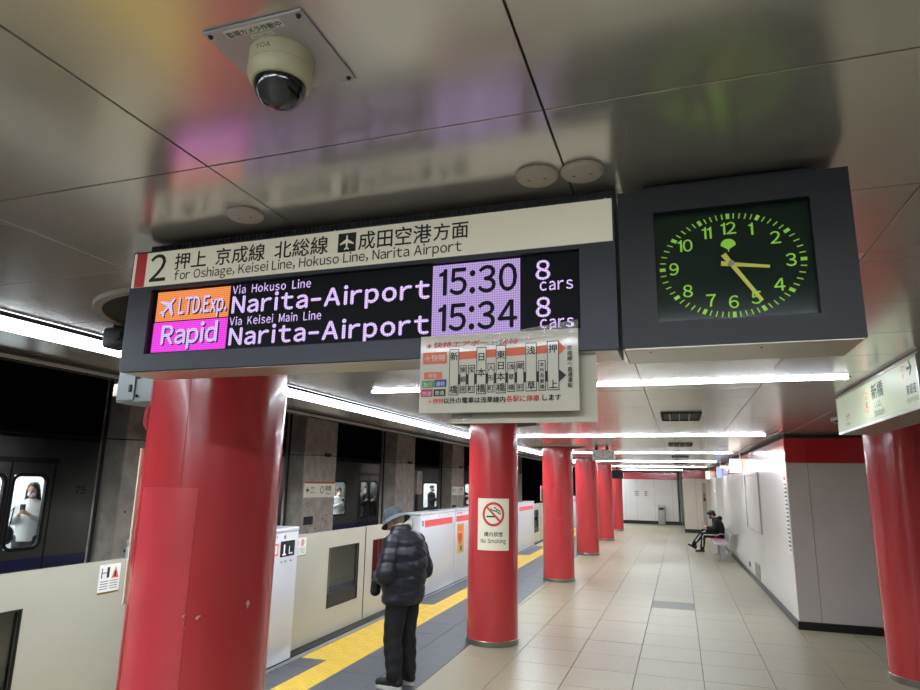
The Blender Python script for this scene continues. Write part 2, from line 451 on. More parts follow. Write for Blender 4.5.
# ---- ceiling: dark void above + metal panels
mb = MB().box(-3.98, 5.2, -17, 40, ZC+.006, ZC+.2); ceil = struct('ceiling', mb, 'ceiling_dark', 'metal panel ceiling')
mb = MB().box(-4.02, -3.95, -17, 40, ZC-.04, 4.5); struct('wall_fascia', mb, 'tunnel')
CX0, CP, CY0, CQ = -.226, .835, 1.17, .585
def panel(name, sx, sy):
    c = .0022; b = MB(); q = [(c, c), (sx-c, c), (sx-c, sy-c), (c, sy-c)]; e = .0008
    q2 = [(c+e, c+e), (sx-c-e, c+e), (sx-c-e, sy-c-e), (c+e, sy-c-e)]
    b.add([(a, b_, .006) for a, b_ in q]+[(a, b_, .0008) for a, b_ in q]+[(a, b_, 0) for a, b_ in q2],
          [(i, (i+1) % 4, 4+(i+1) % 4, 4+i) for i in range(4)]+[(4+i, 4+(i+1) % 4, 8+(i+1) % 4, 8+i) for i in range(4)]+[(8, 9, 10, 11)])
    m = b.mesh(name); m.materials.append(MATS['ceiling_metal']); return m
LX0, LX1 = -3.26, -2.96                           # slot of the long lamp over the platform edge
xs = [-3.94, LX0-.01, None, LX1+.01]+[CX0+CP*k for k in range(-3, 7)]
cols = [(-3.94, LX0-.01)]+[(LX1+.01, CX0+CP*-3)]+[(CX0+CP*k, CX0+CP*(k+1)) for k in range(-3, 6)]
pm = {}; rest = MB(); cells = []
for k, (a, b) in enumerate(cols):
    for j in range(-31, 57): cells.append((k, a, b, j))
cells.sort(key=lambda c: (c[3] < -3, abs(c[3]+.5), abs(c[1])))
n = 0
for k, a, b, j in cells:
    y = CY0+CQ*j
    if a > 1.7 and y > 10.3: continue
    vis = y+CQ > .45 and (a < .9+.55*y) and (b > -.9-1.9*max(y, 0))
    if vis and n < 298:
        n += 1
        key = round(b-a, 3)
        if key not in pm: pm[key] = panel('ceiling_panel', b-a, CQ)
        o = link('ceiling_panel', pm[key], None, ceil); o.location = (a, y, ZC+random.uniform(-.0004, .0004))
        o.rotation_euler = (random.uniform(-.0012, .0012), random.uniform(-.0012, .0012), 0)
    else:
        q = panel('tmp', b-a, CQ); m_ = len(rest.v)
        rest.add([(v.co.x+a, v.co.y+y, v.co.z+ZC) for v in q.vertices], [tuple(p.vertices) for p in q.polygons]); bpy.data.meshes.remove(q)
link('ceiling_panel', rest.mesh('ceiling_panel'), 'ceiling_metal', ceil, 'stuff')
# edge trim of the ceiling along the track
mb = MB().box(-4.04, -3.925, -17, 40, ZC-.035, ZC-.012); struct('trim_1', mb, 'bin_grey', 'ceiling edge trim above the gates')
mb = MB().box(-3.86, -3.84, -17, 40, ZC-.022, ZC-.004); struct('trim_2', mb, 'joint_dark', 'thin dark rail under the ceiling edge')

# ---- right wall (facing the platform) with its panels, and its end face
WY0 = 10.0; WXC = wall_x(WY0)
def wall_panels(parent, segs, z0, z1, m, name='wall_panel'):
    for (p0, p1) in segs:
        p0 = Vector((*p0, 0)); p1 = Vector((*p1, 0)); t = (p1-p0).normalized(); nrm = Vector((t.y, -t.x, 0))
        a = p0+t*.003; b = p1-t*.003
        v = []
        for z in (z0+.002, z1-.002):
            for p in (a, b): v += [(p.x, p.y, z), ((p+nrm*.012).x, (p+nrm*.012).y, z)]
        o = MB().add(v, [(0, 1, 3, 2), (4, 6, 7, 5), (0, 4, 5, 1), (2, 3, 7, 6), (0, 2, 6, 4), (1, 5, 7, 3)])
        link(name, o.mesh(name), m, parent)
mb = MB().prism([(wall_x(WY0), WY0), (5, WY0), (5, 40), (wall_x(40), 40)], -.01, ZC+.004, lambda a, b, h: (a, b, h))
wr = struct('wall_right', mb, 'joint_dark', 'white panelled wall with a red band')
ys = [WY0, 12.92, 15.2, 17.4, 19.6, 21.8, 24.0, 26.2, 28.7]
segs = [((wall_x(b), b), (wall_x(a), a)) for a, b in zip(ys[:-1], ys[1:])]
wall_panels(wr, segs, .10, 2.16, 'wall_white'); wall_panels(wr, segs, 2.16, 2.50, 'wall_red', 'red_band_panel')
xs_ = [WXC-.012, 1.68, 2.75, 3.85, 4.95]
fs = [((a, WY0), (b, WY0)) for a, b in zip(xs_[:-1], xs_[1:])]
wall_panels(wr, fs, .10, 2.16, 'wall_grey_panel'); wall_panels(wr, fs, 2.16, 2.50, 'wall_red', 'red_band_panel')
mb = MB().prism([(WXC-.03, WY0-.03), (5, WY0-.03), (5, WY0+.1), (WXC+.1, WY0+.1), (wall_x(28.7)+.1, 28.7), (wall_x(28.7)-.03, 28.7)], 0, .095, lambda a, b, h: (a, b, h))
struct('baseboard_right', mb, 'baseboard_black')

# ---- far end: corner block and end wall
BX0, BY0 = .16, 28.7
mb = MB().box(BX0, wall_x(28.7)+.3, BY0, 36, -.01, ZC+.004); wb = struct('wall_corner_block', mb, 'joint_dark', 'cream corner block at the far end of the platform')
wall_panels(wb, [((BX0-.012, BY0), (.62, BY0)), ((.62, BY0), (.9, BY0)), ((.9, BY0), (wall_x(28.7)-.012, BY0))], .10, 2.16, 'wall_cream')
wall_panels(wb, [((BX0-.012, BY0), (wall_x(28.7)-.012, BY0))], 2.16, 2.50, 'wall_red', 'red_band_panel')
wall_panels(wb, [((BX0, Y_END), (BX0, BY0))], .10, 2.16, 'wall_white'); wall_panels(wb, [((BX0, Y_END), (BX0, BY0))], 2.16, 2.50, 'wall_red', 'red_band_panel')
mb = MB().box(BX0-.03, wall_x(28.7), BY0-.03, BY0+.1, 0, .14).box(BX0-.03, BX0+.1, BY0+.1, Y_END, 0, .14); struct('baseboard_corner', mb, 'baseboard_black')
mb = MB().box(-4.4, BX0, Y_END, Y_END+.3, -.3, ZC+.2); we = struct('wall_end', mb, 'joint_dark', 'white panelled end wall with a red band')
ex = [-4.4, -3.6, -2.6, -2.05, -1.20, -.35, BX0-.02]
es_ = [((a, Y_END), (b, Y_END)) for a, b in zip(ex[:-1], ex[1:])]
wall_panels(we, es_, .16, 2.16, 'wall_white'); wall_panels(we, es_, 2.16, 2.50, 'wall_red', 'red_band_panel')
mb = MB().box(-4.3, BX0-.03, Y_END-.035, Y_END, 0, .16); struct('baseboard_end', mb, 'baseboard_black')
mb = MB().box(5.0, 5.2, -17, WY0, -.01, ZC+.2); struct('wall_far_right', mb, 'wall_grey_panel')

# ================================================================== LAMPS
def lamp(label, x0, x1, y0, y1, group, h=.009, m='tube'):
    t = thing('fluorescent_lamp', label, 'lamp', ((x0+x1)/2, (y0+y1)/2, ZC-h), 0, group)
    w_ = .012
    zf = ZC-h+.004
    f = MB().box(x0, x0+w_, y0, y1, zf, ZC-.001).box(x1-w_, x1, y0, y1, zf, ZC-.001)
    f.box(x0+w_, x1-w_, y0, y0+w_, zf, ZC-.001).box(x0+w_, x1-w_, y1-w_, y1, zf, ZC-.001)
    part(t, 'frame', f, 'joint_dark')
    part(t, 'diffuser', MB().box(x0+w_, x1-w_, y0+w_, y1-w_, ZC-h, ZC-.004), m)
    return t
ORD = ['nearest', 'second', 'third', 'fourth', 'fifth', 'sixth', 'seventh']
for k in range(-2, 7):
    y = 4.9+5.17*(k-1)
    if k < 1: lab = 'ceiling lamp bar across the platform, %s behind the viewer' % ['nearest', 'second', 'third'][-k]
    else: lab = 'thin lamp bar across the ceiling, %s one seen beyond the hanging board' % ORD[k-1]
    lamp(lab, -2.45, 1.13 if k == 1 else 1.20-.014*(y-10), y-.034, y+.034, 'lamp bars across the ceiling')
for k in range(7):
    y0 = -16.6+7.8*k
    lamp('long white lamp over the gates, %s of the row along the track side' % ORD[k], LX0, LX1, y0, y0+7.8-.006, 'long lamps along the track side', .026, 'tube_long')

# ================================================================== RED COLUMNS
def column(x, y, label, ring=True, extra=None):
    t = thing('round_column', label, 'column', (x, y, 0), 0, 'red round columns')
    rad = .30
    prof = [(rad+.0, .0 if not ring else .03), (rad, ZC-.014)]
    part(t, 'shaft', MB().lathe(prof, (0, 0, 0), 64), 'red_paint', True, False)
    part(t, 'base_ring', MB().lathe([(rad+.004, 0), (rad+.008, .004), (rad+.008, .055), (rad+.003, .06), (rad-.01, .06), (rad-.01, 0)], (0, 0, 0), 64, cap=False), 'steel_ring' if ring else 'baseboard_black', True, False)
    part(t, 'recess_shade', MB().lathe([(rad-.01, ZC-.013), (.54, ZC-.013), (.545, ZC-.002), (rad-.01, ZC-.002)], (0, 0, 0), 64, cap=False), 'collar_black', True, False)  # flat black disc stands in for the dark inside the column-top recess
    part(t, 'collar_rim', MB().lathe([(.54, ZC-.018), (.575, ZC-.018), (.58, ZC-.001), (.54, ZC-.001)], (0, 0, 0), 64, cap=False), 'bin_grey', True, False)
    # weld seam of the steel jacket
    part(t, 'jacket_seam', MB().box(-.004, .004, -rad-.0015, -rad+.01, .06, ZC-.02).moved(Matrix.Rotation(R(14), 4, 'Z')), 'red_paint', False, False)
    return t
CP_ = [(-2.04, 2.5), (-2.165, 7.75), (-2.30, 13.0), (-2.415, 18.1), (-2.50, 23.2), (-2.59, 28.4)]
LB = ['big red round column nearest the viewer, below the departure board', 'red round column carrying the no smoking plate',
      'third red round column along the platform, with a faint square hatch', 'fourth red round column from the viewer along the gates',
      'fifth red round column, behind the grey hanging sign', 'farthest red round column, by the end wall']
COLS = [column(x, y, l) for (x, y), l in zip(CP_, LB)]
colR = column(2.17, 7.85, 'red round column at the right edge under the station name sign')
def curved_patch(t, name, m, a0, a1, z0, z1, rad=.302, n=12, th=.0015):
    b = MB(); v = []
    for i in range(n+1):
        a = a0+(a1-a0)*i/n
        for z in (z0, z1):
            for r_ in (rad, rad+th): v.append((r_*math.cos(a), r_*math.sin(a), z))
    f = []
    for i in range(n):
        k = i*4
        f += [(k+1, k+5, k+7, k+3), (k, k+2, k+6, k+4), (k+2, k+3, k+7, k+6), (k, k+4, k+5, k+1)]
    f += [(0, 1, 3, 2), (n*4, n*4+2, n*4+3, n*4+1)]
    return part(t, name, b.add(v, f), m, True, False)
c1 = COLS[0]
ang1 = math.atan2(-2.5, 2.04)              # towards the camera from column 1
curved_patch(c1, 'repaired_panel', 'red_patch', ang1-1.15, ang1-.18, .86, 1.76, .3005)
def chip(t, a, z, pts, s):
    b = MB(); poly = [(p[0]*s, p[1]*s) for p in pts]
    def fn(u, h, r_): aa = a+u/.302; return ((.3005+r_)*math.cos(aa), (.3005+r_)*math.sin(aa), z+h)
    return part(t, 'paint_chip', b.prism(poly, 0, .0018, fn), 'primer', False, False)
CH = [(-1, -.6), (-.2, -.9), (.2, -.2), (1, .5), (.8, .9), (-.3, .6), (-.8, .2)]
chip(c1, ang1-.02, 1.255, CH, .0095); chip(c1, ang1-.20, 1.262, CH, .006); chip(c1, ang1-.19, 1.235, CH, .0025); chip(c1, ang1-.17, 1.215, CH, .0022)
CH2 = [(-.3, -.9), (.1, -1.8), (.3, -.8), (.8, -.4), (.5, .5), (.2, 1), (-.3, .9), (-.6, .2), (-1.2, -.1), (-.5, -.3)]
chip(c1, ang1+.66, 1.29, CH2, .012)
c3 = COLS[2]; a3 = math.atan2(-13, 2.3)
fr = [(a3-.25, a3+.35, 1.16, 1.17), (a3-.25, a3+.35, 1.74, 1.75), (a3-.25, a3-.22, 1.17, 1.74), (a3+.32, a3+.35, 1.17, 1.74)]
for q in fr: curved_patch(c3, 'hatch_frame', 'red_patch', *q, rad=.3005, n=6, th=.006)

# ================================================================== DEPARTURE BOARD
D = 1.52
X0, X1, Z0, Z1 = -1.633, -.120, 2.118, 2.506
t = thing('departure_board', 'dark hanging departure board showing two trains to the airport', 'sign', ((X0+X1)/2, D+.07, Z0))
YB = D+.15
# housing as a frame round the recessed screen
SX0, SX1, SZ0, SZ1 = -1.545, -.208, 2.171, 2.377
h = MB().box(X0, X1, D+.03, YB, Z0, Z1).box(X0, X1, D, D+.03, Z0, SZ0).box(X0, X1, D, D+.03, SZ1, Z1)
h.box(X0, SX0, D, D+.03, SZ0, SZ1).box(SX1, X1, D, D+.03, SZ0, SZ1)
part(t, 'housing', h, 'dark_housing')
part(t, 'bottom_plate', MB().box(X0+.006, X1-.004, D+.012, YB-.004, Z0-.003, Z0-.0002), 'underside_metal')
part(t, 'screen', MB().box(SX0, SX1, D+.018, D+.03, SZ0, SZ1), 'led_black')
b = MB()
for (px_, pz_) in ((X0+.012, Z1-.006), (-.14, Z1-.006), (-.9, Z1-.006)):
    b.lathe([(.003, 0), (.003, .003), (0, .003)], (px_, D-.003, pz_), 8, 'y')
part(t, 'screws', b, 'metal_strip', kind='stuff')
# header strip
HZ0, HZ1 = 2.388, 2.499
hd = part(t, 'header_panel', MB().box(X0+.008, X1-.005, D-.004, D, HZ0, HZ1), 'cream_panel')
part(hd, 'red_bar', MB().box(X0+.008+.012, X0+.008+.052, D-.0052, D-.004, HZ0, HZ1), 'ink_red', root=t)
b = MB(); y_ = D-.0055
text_front(b, '2', -1.523, HZ0+.014, y_, .118, bold=.008, align='c')
part(hd, 'platform_number', b, 'ink_black', root=t)
b = MB()
text_front(b, '押上', -1.461, HZ0+.050, y_, .058, bold=.011, width=.124)
text_front(b, '京成線', -1.308, HZ0+.050, y_, .058, bold=.011, width=.180)
text_front(b, '北総線', -1.098, HZ0+.050, y_, .058, bold=.011, width=.182)
text_front(b, '成田空港', -.823, HZ0+.050, y_, .058, bold=.011, width=.222)
text_front(b, '方面', -.598, HZ0+.052, y_, .052, bold=.010, width=.104)
text_front(b, 'for Oshiage, Keisei Line, Hokuso Line, Narita Airport', -1.458, HZ0+.012, y_, .038, width=.945, bold=.008)
part(hd, 'lettering', b, 'ink_black', root=t)
pl = part(hd, 'airport_symbol', MB().box(-.886, -.830, D-.0052, D-.004, HZ0+.044, HZ0+.100), 'ink_black', root=t)
b = MB().prism(plane_poly(-.858, HZ0+.072, .0225, 0), 0, .0006, lambda a, c, q: (a, D-.0058+q, c))
part(hd, 'aircraft', b, 'cream_panel', root=t)
# vent box between board and ceiling
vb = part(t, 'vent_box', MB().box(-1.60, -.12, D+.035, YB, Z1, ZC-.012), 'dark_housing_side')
b = MB()
for k in range(96):
    x = -1.56+1.42*k/96
    b.box(x, x+.006, D+.030, D+.036, Z1+.004, ZC-.016)
part(vb, 'louvre', b, 'ink_black', root=t, kind='stuff')
# LED picture
yl = D+.0175
sc = t
def field(name, m, x0, x1, z0, z1, yy=yl): return part(t, name, MB().box(x0, x1, yy, yy+.0004, z0, z1), m)
LZ = [(2.276, 2.371), (2.178, 2.272)]
fo = field('express_field', 'led_orange', -1.532, -1.258, *LZ[0]); fp = field('rapid_field', 'led_pink', -1.535, -1.258, *LZ[1])
yt = yl-.0004
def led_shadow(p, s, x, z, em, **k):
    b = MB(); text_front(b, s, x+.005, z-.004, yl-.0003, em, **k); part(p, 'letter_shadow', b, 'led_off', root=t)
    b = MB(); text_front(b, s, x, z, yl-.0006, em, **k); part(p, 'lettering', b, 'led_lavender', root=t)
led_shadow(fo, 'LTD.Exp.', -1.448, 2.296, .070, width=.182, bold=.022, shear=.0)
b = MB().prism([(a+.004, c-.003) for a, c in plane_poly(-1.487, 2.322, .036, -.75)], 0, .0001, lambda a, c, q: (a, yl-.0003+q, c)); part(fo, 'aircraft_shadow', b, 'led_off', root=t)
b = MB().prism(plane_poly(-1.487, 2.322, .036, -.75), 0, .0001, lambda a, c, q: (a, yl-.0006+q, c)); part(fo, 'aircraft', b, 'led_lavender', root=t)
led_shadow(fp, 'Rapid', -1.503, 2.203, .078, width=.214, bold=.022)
for (z0, z1), via in zip(LZ, ('Via Hokuso Line', 'Via Keisei Main Line')):
    b = MB(); text_front(b, via, -1.252, z0+.069, yt, .033, width=.275 if 'Hokuso' in via else .315, bold=.012, track=.18, space=.6); part(t, 'via_lettering', b, 'led_white', kind='stuff')
    b = MB(); text_front(b, 'Narita-Airport', -1.252, z0+.009, yt, .069, width=.646, bold=.024, track=.17); part(t, 'destination_lettering', b, 'led_white')
    tm_ = '15:30' if z0 > 2.25 else '15:34'
    f_ = part(t, 'time_field', MB().box(-.603, -.362, yl, yl+.0004, z0-.002, z1+.002), 'led_field')
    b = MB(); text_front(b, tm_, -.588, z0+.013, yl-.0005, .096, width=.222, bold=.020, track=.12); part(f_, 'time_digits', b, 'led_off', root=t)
    b = MB(); text_front(b, '8', -.324, z0+.034, yt, .068, bold=.014); text_front(b, 'cars', -.314, z0+.004, yt, .042, width=.090, bold=.012, track=.2); part(t, 'car_count_lettering', b, 'led_white')

# ================================================================== CLOCK
CX0_, CX1_, CZ0, CZ1 = -.110, .393, 2.118, 2.510
FX0, FX1, FZ0, FZ1 = -.028, .311, 2.176, 2.449
t = thing('station_clock', 'dark boxed station clock with green dial hanging beside the departure board', 'clock', ((CX0_+CX1_)/2, D+.1, CZ0))
yb = D+.20
h = MB().box(CX0_, CX1_, D+.03, yb, CZ0, CZ1).box(CX0_, CX1_, D, D+.03, CZ0, FZ0).box(CX0_, CX1_, D, D+.03, FZ1, CZ1).box(CX0_, FX0, D, D+.03, FZ0, FZ1).box(FX1, CX1_, D, D+.03, FZ0, FZ1)
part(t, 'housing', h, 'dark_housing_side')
bp_ = part(t, 'bottom_plate', MB().box(CX0_+.004, CX1_-.004, D+.006, yb-.004, CZ0-.003, CZ0-.0002), 'underside_metal')
for x in (CX0_+.06, CX1_-.2): part(bp_, 'screw', MB().lathe([(.0001, -.0015), (.003, -.001), (.003, 0)], (x, D+.05, CZ0-.003), 8), 'ink_black', root=t)
dial = part(t, 'dial', MB().box(FX0, FX1, D+.022, D+.03, FZ0, FZ1), 'clock_glass')
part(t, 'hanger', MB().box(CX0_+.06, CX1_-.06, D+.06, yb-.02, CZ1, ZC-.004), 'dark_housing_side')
DCX, DCZ, DA, DB = .1395, 2.3090, .1520, .1200
yd = D+.0212
for k in range(60):
    a = 2*PI*k/60; q_ = 1/math.hypot(math.sin(a)/DA, math.cos(a)/DB); px_, pz_ = DCX+q_*math.sin(a), DCZ+q_*math.cos(a)
    dx, dz = math.sin(a), math.cos(a)
    L_, W_ = (.0066, .0040) if k % 5 == 0 else (.0066, .0013)
    q = [(px_+dx*s*L_+dz*u*W_, pz_+dz*s*L_-dx*u*W_) for s, u in ((-1, -1), (-1, 1), (1, 1), (1, -1))]
    b = MB().prism(q, 0, .0005, lambda a_, c_, h_: (a_, yd+h_, c_)); part(dial, 'hour_mark' if k % 5 == 0 else 'minute_mark', b, 'clock_lime', root=t)
for k in range(1, 13):
    a = 2*PI*k/12; s = str(k); q_ = 1/math.hypot(math.sin(a)/(DA-.026), math.cos(a)/(DB-.030)); px_, pz_ = DCX+q_*math.sin(a), DCZ+q_*math.cos(a)
    b = MB(); text_front(b, s, px_, pz_-.0145, yd, .0395, align='c', bold=.010, track=.06); part(dial, 'numeral', b, 'clock_lime', root=t)
# fan-shaped leaf mark under the twelve
q = [(.0, -.017), (.003, -.010), (.009, -.006)]
arc = [(.0165*math.cos(R(x)), -.001+.0150*math.sin(R(x))) for x in range(0, 181, 15)]
leaf = [(.0015, -.012)]+[(.0165, -.002)]+arc[1:-1]+[(-.0165, -.002), (-.0015, -.012), (-.0012, -.018), (.0012, -.018)]
b = MB().prism([(DCX-.003+a, DCZ+.050+c) for a, c in leaf], 0, .0005, lambda a_, c_, h_: (a_, yd+h_, c_)); part(dial, 'leaf_emblem', b, 'clock_lime', root=t)
def hand(name, ang, L_, tail, w0, w1, y0):
    s, c = math.sin(ang), math.cos(ang)
    pts = [(-w0*1.25, -tail), (w0*1.25, -tail), (w0, 0), (w1, L_), (-w1, L_), (-w0, 0)]
    q = [(DCX+u*c+v*s, DCZ-u*s+v*c) for u, v in pts]
    part(t, name, MB().prism(q, 0, .0012, lambda a_, c_, h_: (a_, y0+h_, c_)), 'clock_hand')
hand('hour_hand', R(99), .082, .022, .0048, .0034, D+.0175)
hand('minute_hand', R(147.5), .110, .029, .0050, .0038, D+.0145)
part(t, 'hand_pivot', MB().lathe([(.0068, 0), (.0068, .002), (.005, .0035), (0, .0035)][::-1], (DCX, D+.0105, DCZ), 20, 'y'), 'steel_ring', True)

# ================================================================== PAPER NOTICES taped under the board
PX0, PX1, PZ0, PZ1 = -.622, -.214, 1.972, 2.172
YP = D-.004
t = thing('paper_notice', 'cream route notice with red arrow taped under the departure board', 'notice', ((PX0+PX1)/2, YP, PZ0))
b = MB(); nx, nz = 24, 6
vv = []
for s in (0, .0012):
    for j in range(nz+1):
        for i in range(nx+1):
            a, c = i/nx, j/nz
            vv.append((PX0+(PX1-PX0)*a, YP-.0016*math.sin(a*PI)*(1-c)-s, PZ0+(PZ1-PZ0)*c))
ff = []; n1 = (nx+1)*(nz+1)
for j in range(nz):
    for i in range(nx):
        k = j*(nx+1)+i; ff += [(k, k+nx+1, k+nx+2, k+1), (n1+k, n1+k+1, n1+k+nx+2, n1+k+nx+1)]
rim = list(range(nx+1))+[j*(nx+1)+nx for j in range(1, nz+1)]+[nz*(nx+1)+i for i in range(nx-1, -1, -1)]+[j*(nx+1) for j in range(nz-1, 0, -1)]
ff += [(rim[i], rim[(i+1) % len(rim)], n1+rim[(i+1) % len(rim)], n1+rim[i]) for i in range(len(rim))]
sh = part(t, 'sheet', MB().add(vv, ff), 'paper', True)
yp = YP-.0042
def U(x): return PX0+(x-37)/(860-37)*(PX1-PX0)          # crop pixel -> sheet
def V(z): return PZ1-(z-48)/(463-48)*(PZ1-PZ0)
def ink(name, m, fn, parent=None, y=yp):
    b = MB(); fn(b, y); return part(parent or sh, name, b, m, root=t)
ink('header_lettering', 'ink_red', lambda b, y: text_front(b, '快特エアポート快特', U(108), V(112), y, .0165, width=.225, bold=.01, shear=.2))
ink('header_aircraft', 'ink_red', lambda b, y: b.prism(plane_poly(U(86), V(103), .0075, -1.4), 0, .0004, lambda a, c, h_: (a, y+h_, c)))
def arrow(b, y):
    b.prism([(U(232), V(184)), (U(765), V(168)), (U(765), V(182)), (U(798), V(148)), (U(765), V(112)), (U(765), V(126)), (U(232), V(142))], 0, .0004, lambda a, c, h_: (a, y+.0010+h_, c))
ink('express_arrow', 'ink_orange', arrow)
tb_ = ink('express_box', 'ink_orange', lambda b, y: rect_front(b, U(54), U(185), V(200), V(138), y+.0005, .0004))
ink('express_lettering', 'paper', lambda b, y: text_front(b, '快特', U(100), V(184), y, .0195, bold=.012))
ink('express_aircraft', 'paper', lambda b, y: b.prism(plane_poly(U(80), V(169), .0085, -1.4), 0, .0003, lambda a, c, h_: (a, y+h_, c)))
for (x0, x1, z0, z1, m, s) in ((62, 160, 282, 245, 'ink_orange', '特急'), (52, 118, 328, 290, 'ink_green', '急行'), (121, 186, 326, 286, 'ink_blue', '通特'), (50, 112, 376, 336, 'ink_magenta', '快速'), (118, 182, 374, 338, 'ink_black', '普通')):
    o_ = ink('service_box', m, lambda b, y: rect_front(b, U(x0), U(x1), V(z0), V(z1), y+.0005, .0004))
    ink('service_lettering', 'paper', lambda b, y: text_front(b, s, U((x0+x1)/2), V(z0-7), y, .0125, align='c', bold=.012), o_)
ink('route_line', 'ink_black', lambda b, y: rect_front(b, U(205), U(768), V(315), V(262), y+.0012, .0004))
ink('route_arrowhead', 'ink_black', lambda b, y: b.prism([(U(766), V(318)), (U(800), V(286)), (U(766), V(255))], 0, .0004, lambda a, c, h_: (a, y+.0010+h_, c)))
ST = [('新橋', 200, 252, 125, 372, 1), ('東銀座', 258, 294, 215, 362, 0), ('宝町', 302, 338, 215, 362, 0), ('日本橋', 346, 398, 122, 370, 1), ('人形町', 405, 441, 210, 362, 0), ('東日本橋', 448, 500, 116, 368, 1),
      ('浅草橋', 508, 547, 208, 362, 0), ('蔵前', 554, 592, 206, 360, 0), ('浅草', 600, 656, 112, 362, 1), ('本所吾妻橋', 664, 700, 206, 360, 0), ('押上', 708, 766, 108, 360, 1)]
for s, x0, x1, z1, z0, big in ST:
    o_ = ink('station_box', 'ink_black', lambda b, y: rect_front(b, U(x0), U(x1), V(z0), V(z1), y+.0006, .0003))
    ink('station_box_fill', 'paper', lambda b, y: rect_front(b, U(x0+3.5), U(x1-3.5), V(z0-4), V(z1+4), y+.0003, .0003), o_)
    def st(b, y):
        n_ = len(s); em = .0225 if big else .0155
        if n_ == 5: em = .0120
        top, bot = V(z1+(34 if big else 12))+0, V(z0-8)
        if big and n_ == 2: top = V(z1+22)
        for i, c in enumerate(s):
            zc_ = (top-em*.86)+(bot-(top-em*.86))*(i/(n_-1)) if n_ > 1 else bot
            text_front(b, c, U((x0+x1)/2), zc_+em*.10, y, em, align='c', bold=.018)
    ink('station_name', 'ink_black', st, o_)['kind'] = 'stuff'
ink('onward_lettering', 'ink_black', lambda b, y: text_front(b, '京成線へ直通運転', U(806), V(158), y, .0125, bold=.012, vertical=True))
ink('footnote_red', 'ink_red', lambda b, y: text_front(b, '快特', U(114), V(412), y, .0150, bold=.012))
ink('footnote_aircraft', 'ink_orange', lambda b, y: b.prism(plane_poly(U(98), V(402), .0062, -1.4), 0, .0004, lambda a, c, h_: (a, y+h_, c)))
ink('footnote_black', 'ink_black', lambda b, y: text_front(b, '以外の電車は浅草線内', U(172), V(412), y, .0160, width=U(500)-U(172), bold=.02))
ink('footnote_highlight', 'ink_red', lambda b, y: text_front(b, '各駅に停車', U(502), V(410), y, .0165, width=U(670)-U(502), bold=.014))
ink('footnote_end', 'ink_black', lambda b, y: text_front(b, 'します', U(676), V(408), y, .0165, width=U(775)-U(676), bold=.02))
b = MB()
for i in range(36):
    for j in range(6):
        a, c = i/35, j/5
        b.v.append((U(395)+(U(862)-U(395))*a+random.uniform(-.002, .002), YP-.0085-random.uniform(0, .0022), V(92-(40*a))+(.024+.010*a)*(c)-.012))
for i in range(35):
    for j in range(5): k = i*6+j; b.f.append((k, k+6, k+7, k+1))
tp = MATS['tape']; nt = tp.node_tree; nt.nodes['Principled BSDF'].inputs['Alpha'].default_value = .28; nt.nodes['Principled BSDF'].inputs['Roughness'].default_value = .1
part(t, 'clear_tape', b, 'tape', True)
# second sheet behind the first
t2 = thing('paper_notice', 'plain cream sheet hanging half hidden behind the route notice', 'notice', (-.36, D+.04, 1.94))
QX0, QX1, QZ0, QZ1 = -.548, -.176, 1.948, 2.117
part(t2, 'sheet', MB().rbox(QX0, QX1, D+.030, D+.033, QZ0, QZ1, .001, 1), 'paper_back')
part(t2, 'clear_tape', MB().box(-.546, -.49, D+.0288, D+.0298, 1.952, 1.972), 'tape')

# ================================================================== CEILING THINGS
# --- dome camera
t = thing('security_camera', 'cream dome security camera on a square ceiling plate', 'camera', (-.64, .86, ZC))
part(t, 'mounting_plate', MB().rbox(-.737, -.543, .765, .957, ZC-.006, ZC-.001, .0015, 1), 'cctv_plate')
for x in (-.727, -.553):
    for y in (.775, .947):
        sc_ = part(t, 'screw', MB().lathe([(.0001, -.0042), (.0035, -.004), (.0045, -.001), (.0045, 0)], (x, y, ZC-.006), 12), 'ink_black', True)
part(t, 'camera_base', MB().lathe([(.0575, 0), (.0575, -.028), (.0565, -.0285), (.0565, -.030), (.058, -.0305), (.058, -.038), (.055, -.050), (.050, -.057), (.044, -.059)][::-1], (-.64, .86, ZC-.006), 48), 'cctv_cream', True)
bub = part(t, 'dome', MB().lathe([(.0465*math.cos(a), -.0465*math.sin(a)) for a in [R(x) for x in range(0, 86, 6)]+[PI/2-.001]], (-.64, .86, ZC-.061), 40), 'dome_black', True)
part(bub, 'lens_window', MB().lathe([(.0470*math.sin(a), .0470*math.cos(a)) for a in [R(x) for x in range(1, 40, 4)]], (0, 0, 0), 24).moved(Matrix.Translation((-.64, .86, ZC-.061)) @ Matrix.Rotation(R(12), 4, 'Z') @ Matrix.Rotation(R(138), 4, 'X')), 'dome_lens', True, root=t)
def on_ceiling(b, s, x, y, z, em, ang=0, **k):          # text read from below
    vs_, fs_, wd = layout(s, em, **k); c, q = math.cos(ang), math.sin(ang)
    return b.add([(x+a*c+bb*q, y-(-a*q+bb*c), z) for a, bb in vs_], fs_)
st = part(t, 'notice_sticker', MB().box(-.700, -.588, .771, .789, ZC-.0068, ZC-.0061), 'sticker_white')
part(st, 'lettering', on_ceiling(MB(), '監視カメラ作動中', -.698, .7862, ZC-.0071, .0136, bold=.012), 'ink_black', root=t)
st = part(t, 'number_sticker', MB().box(-.660, -.616, .792, .802, ZC-.0068, ZC-.0061), 'sticker_white')
part(st, 'lettering', on_ceiling(MB(), 'A10-HD-1', -.657, .8000, ZC-.0071, .0080), 'ink_grey', root=t)
b = MB()
vs_, fs_, wd = layout('TOA', .013)
b.add([(-.64+.0579*math.sin((a-wd/2)/.0579+.0), .86-.0579*math.cos((a-wd/2)/.0579+.0), ZC-.026+c) for a, c in vs_], fs_)
part(t, 'maker_lettering', b, 'ink_black')
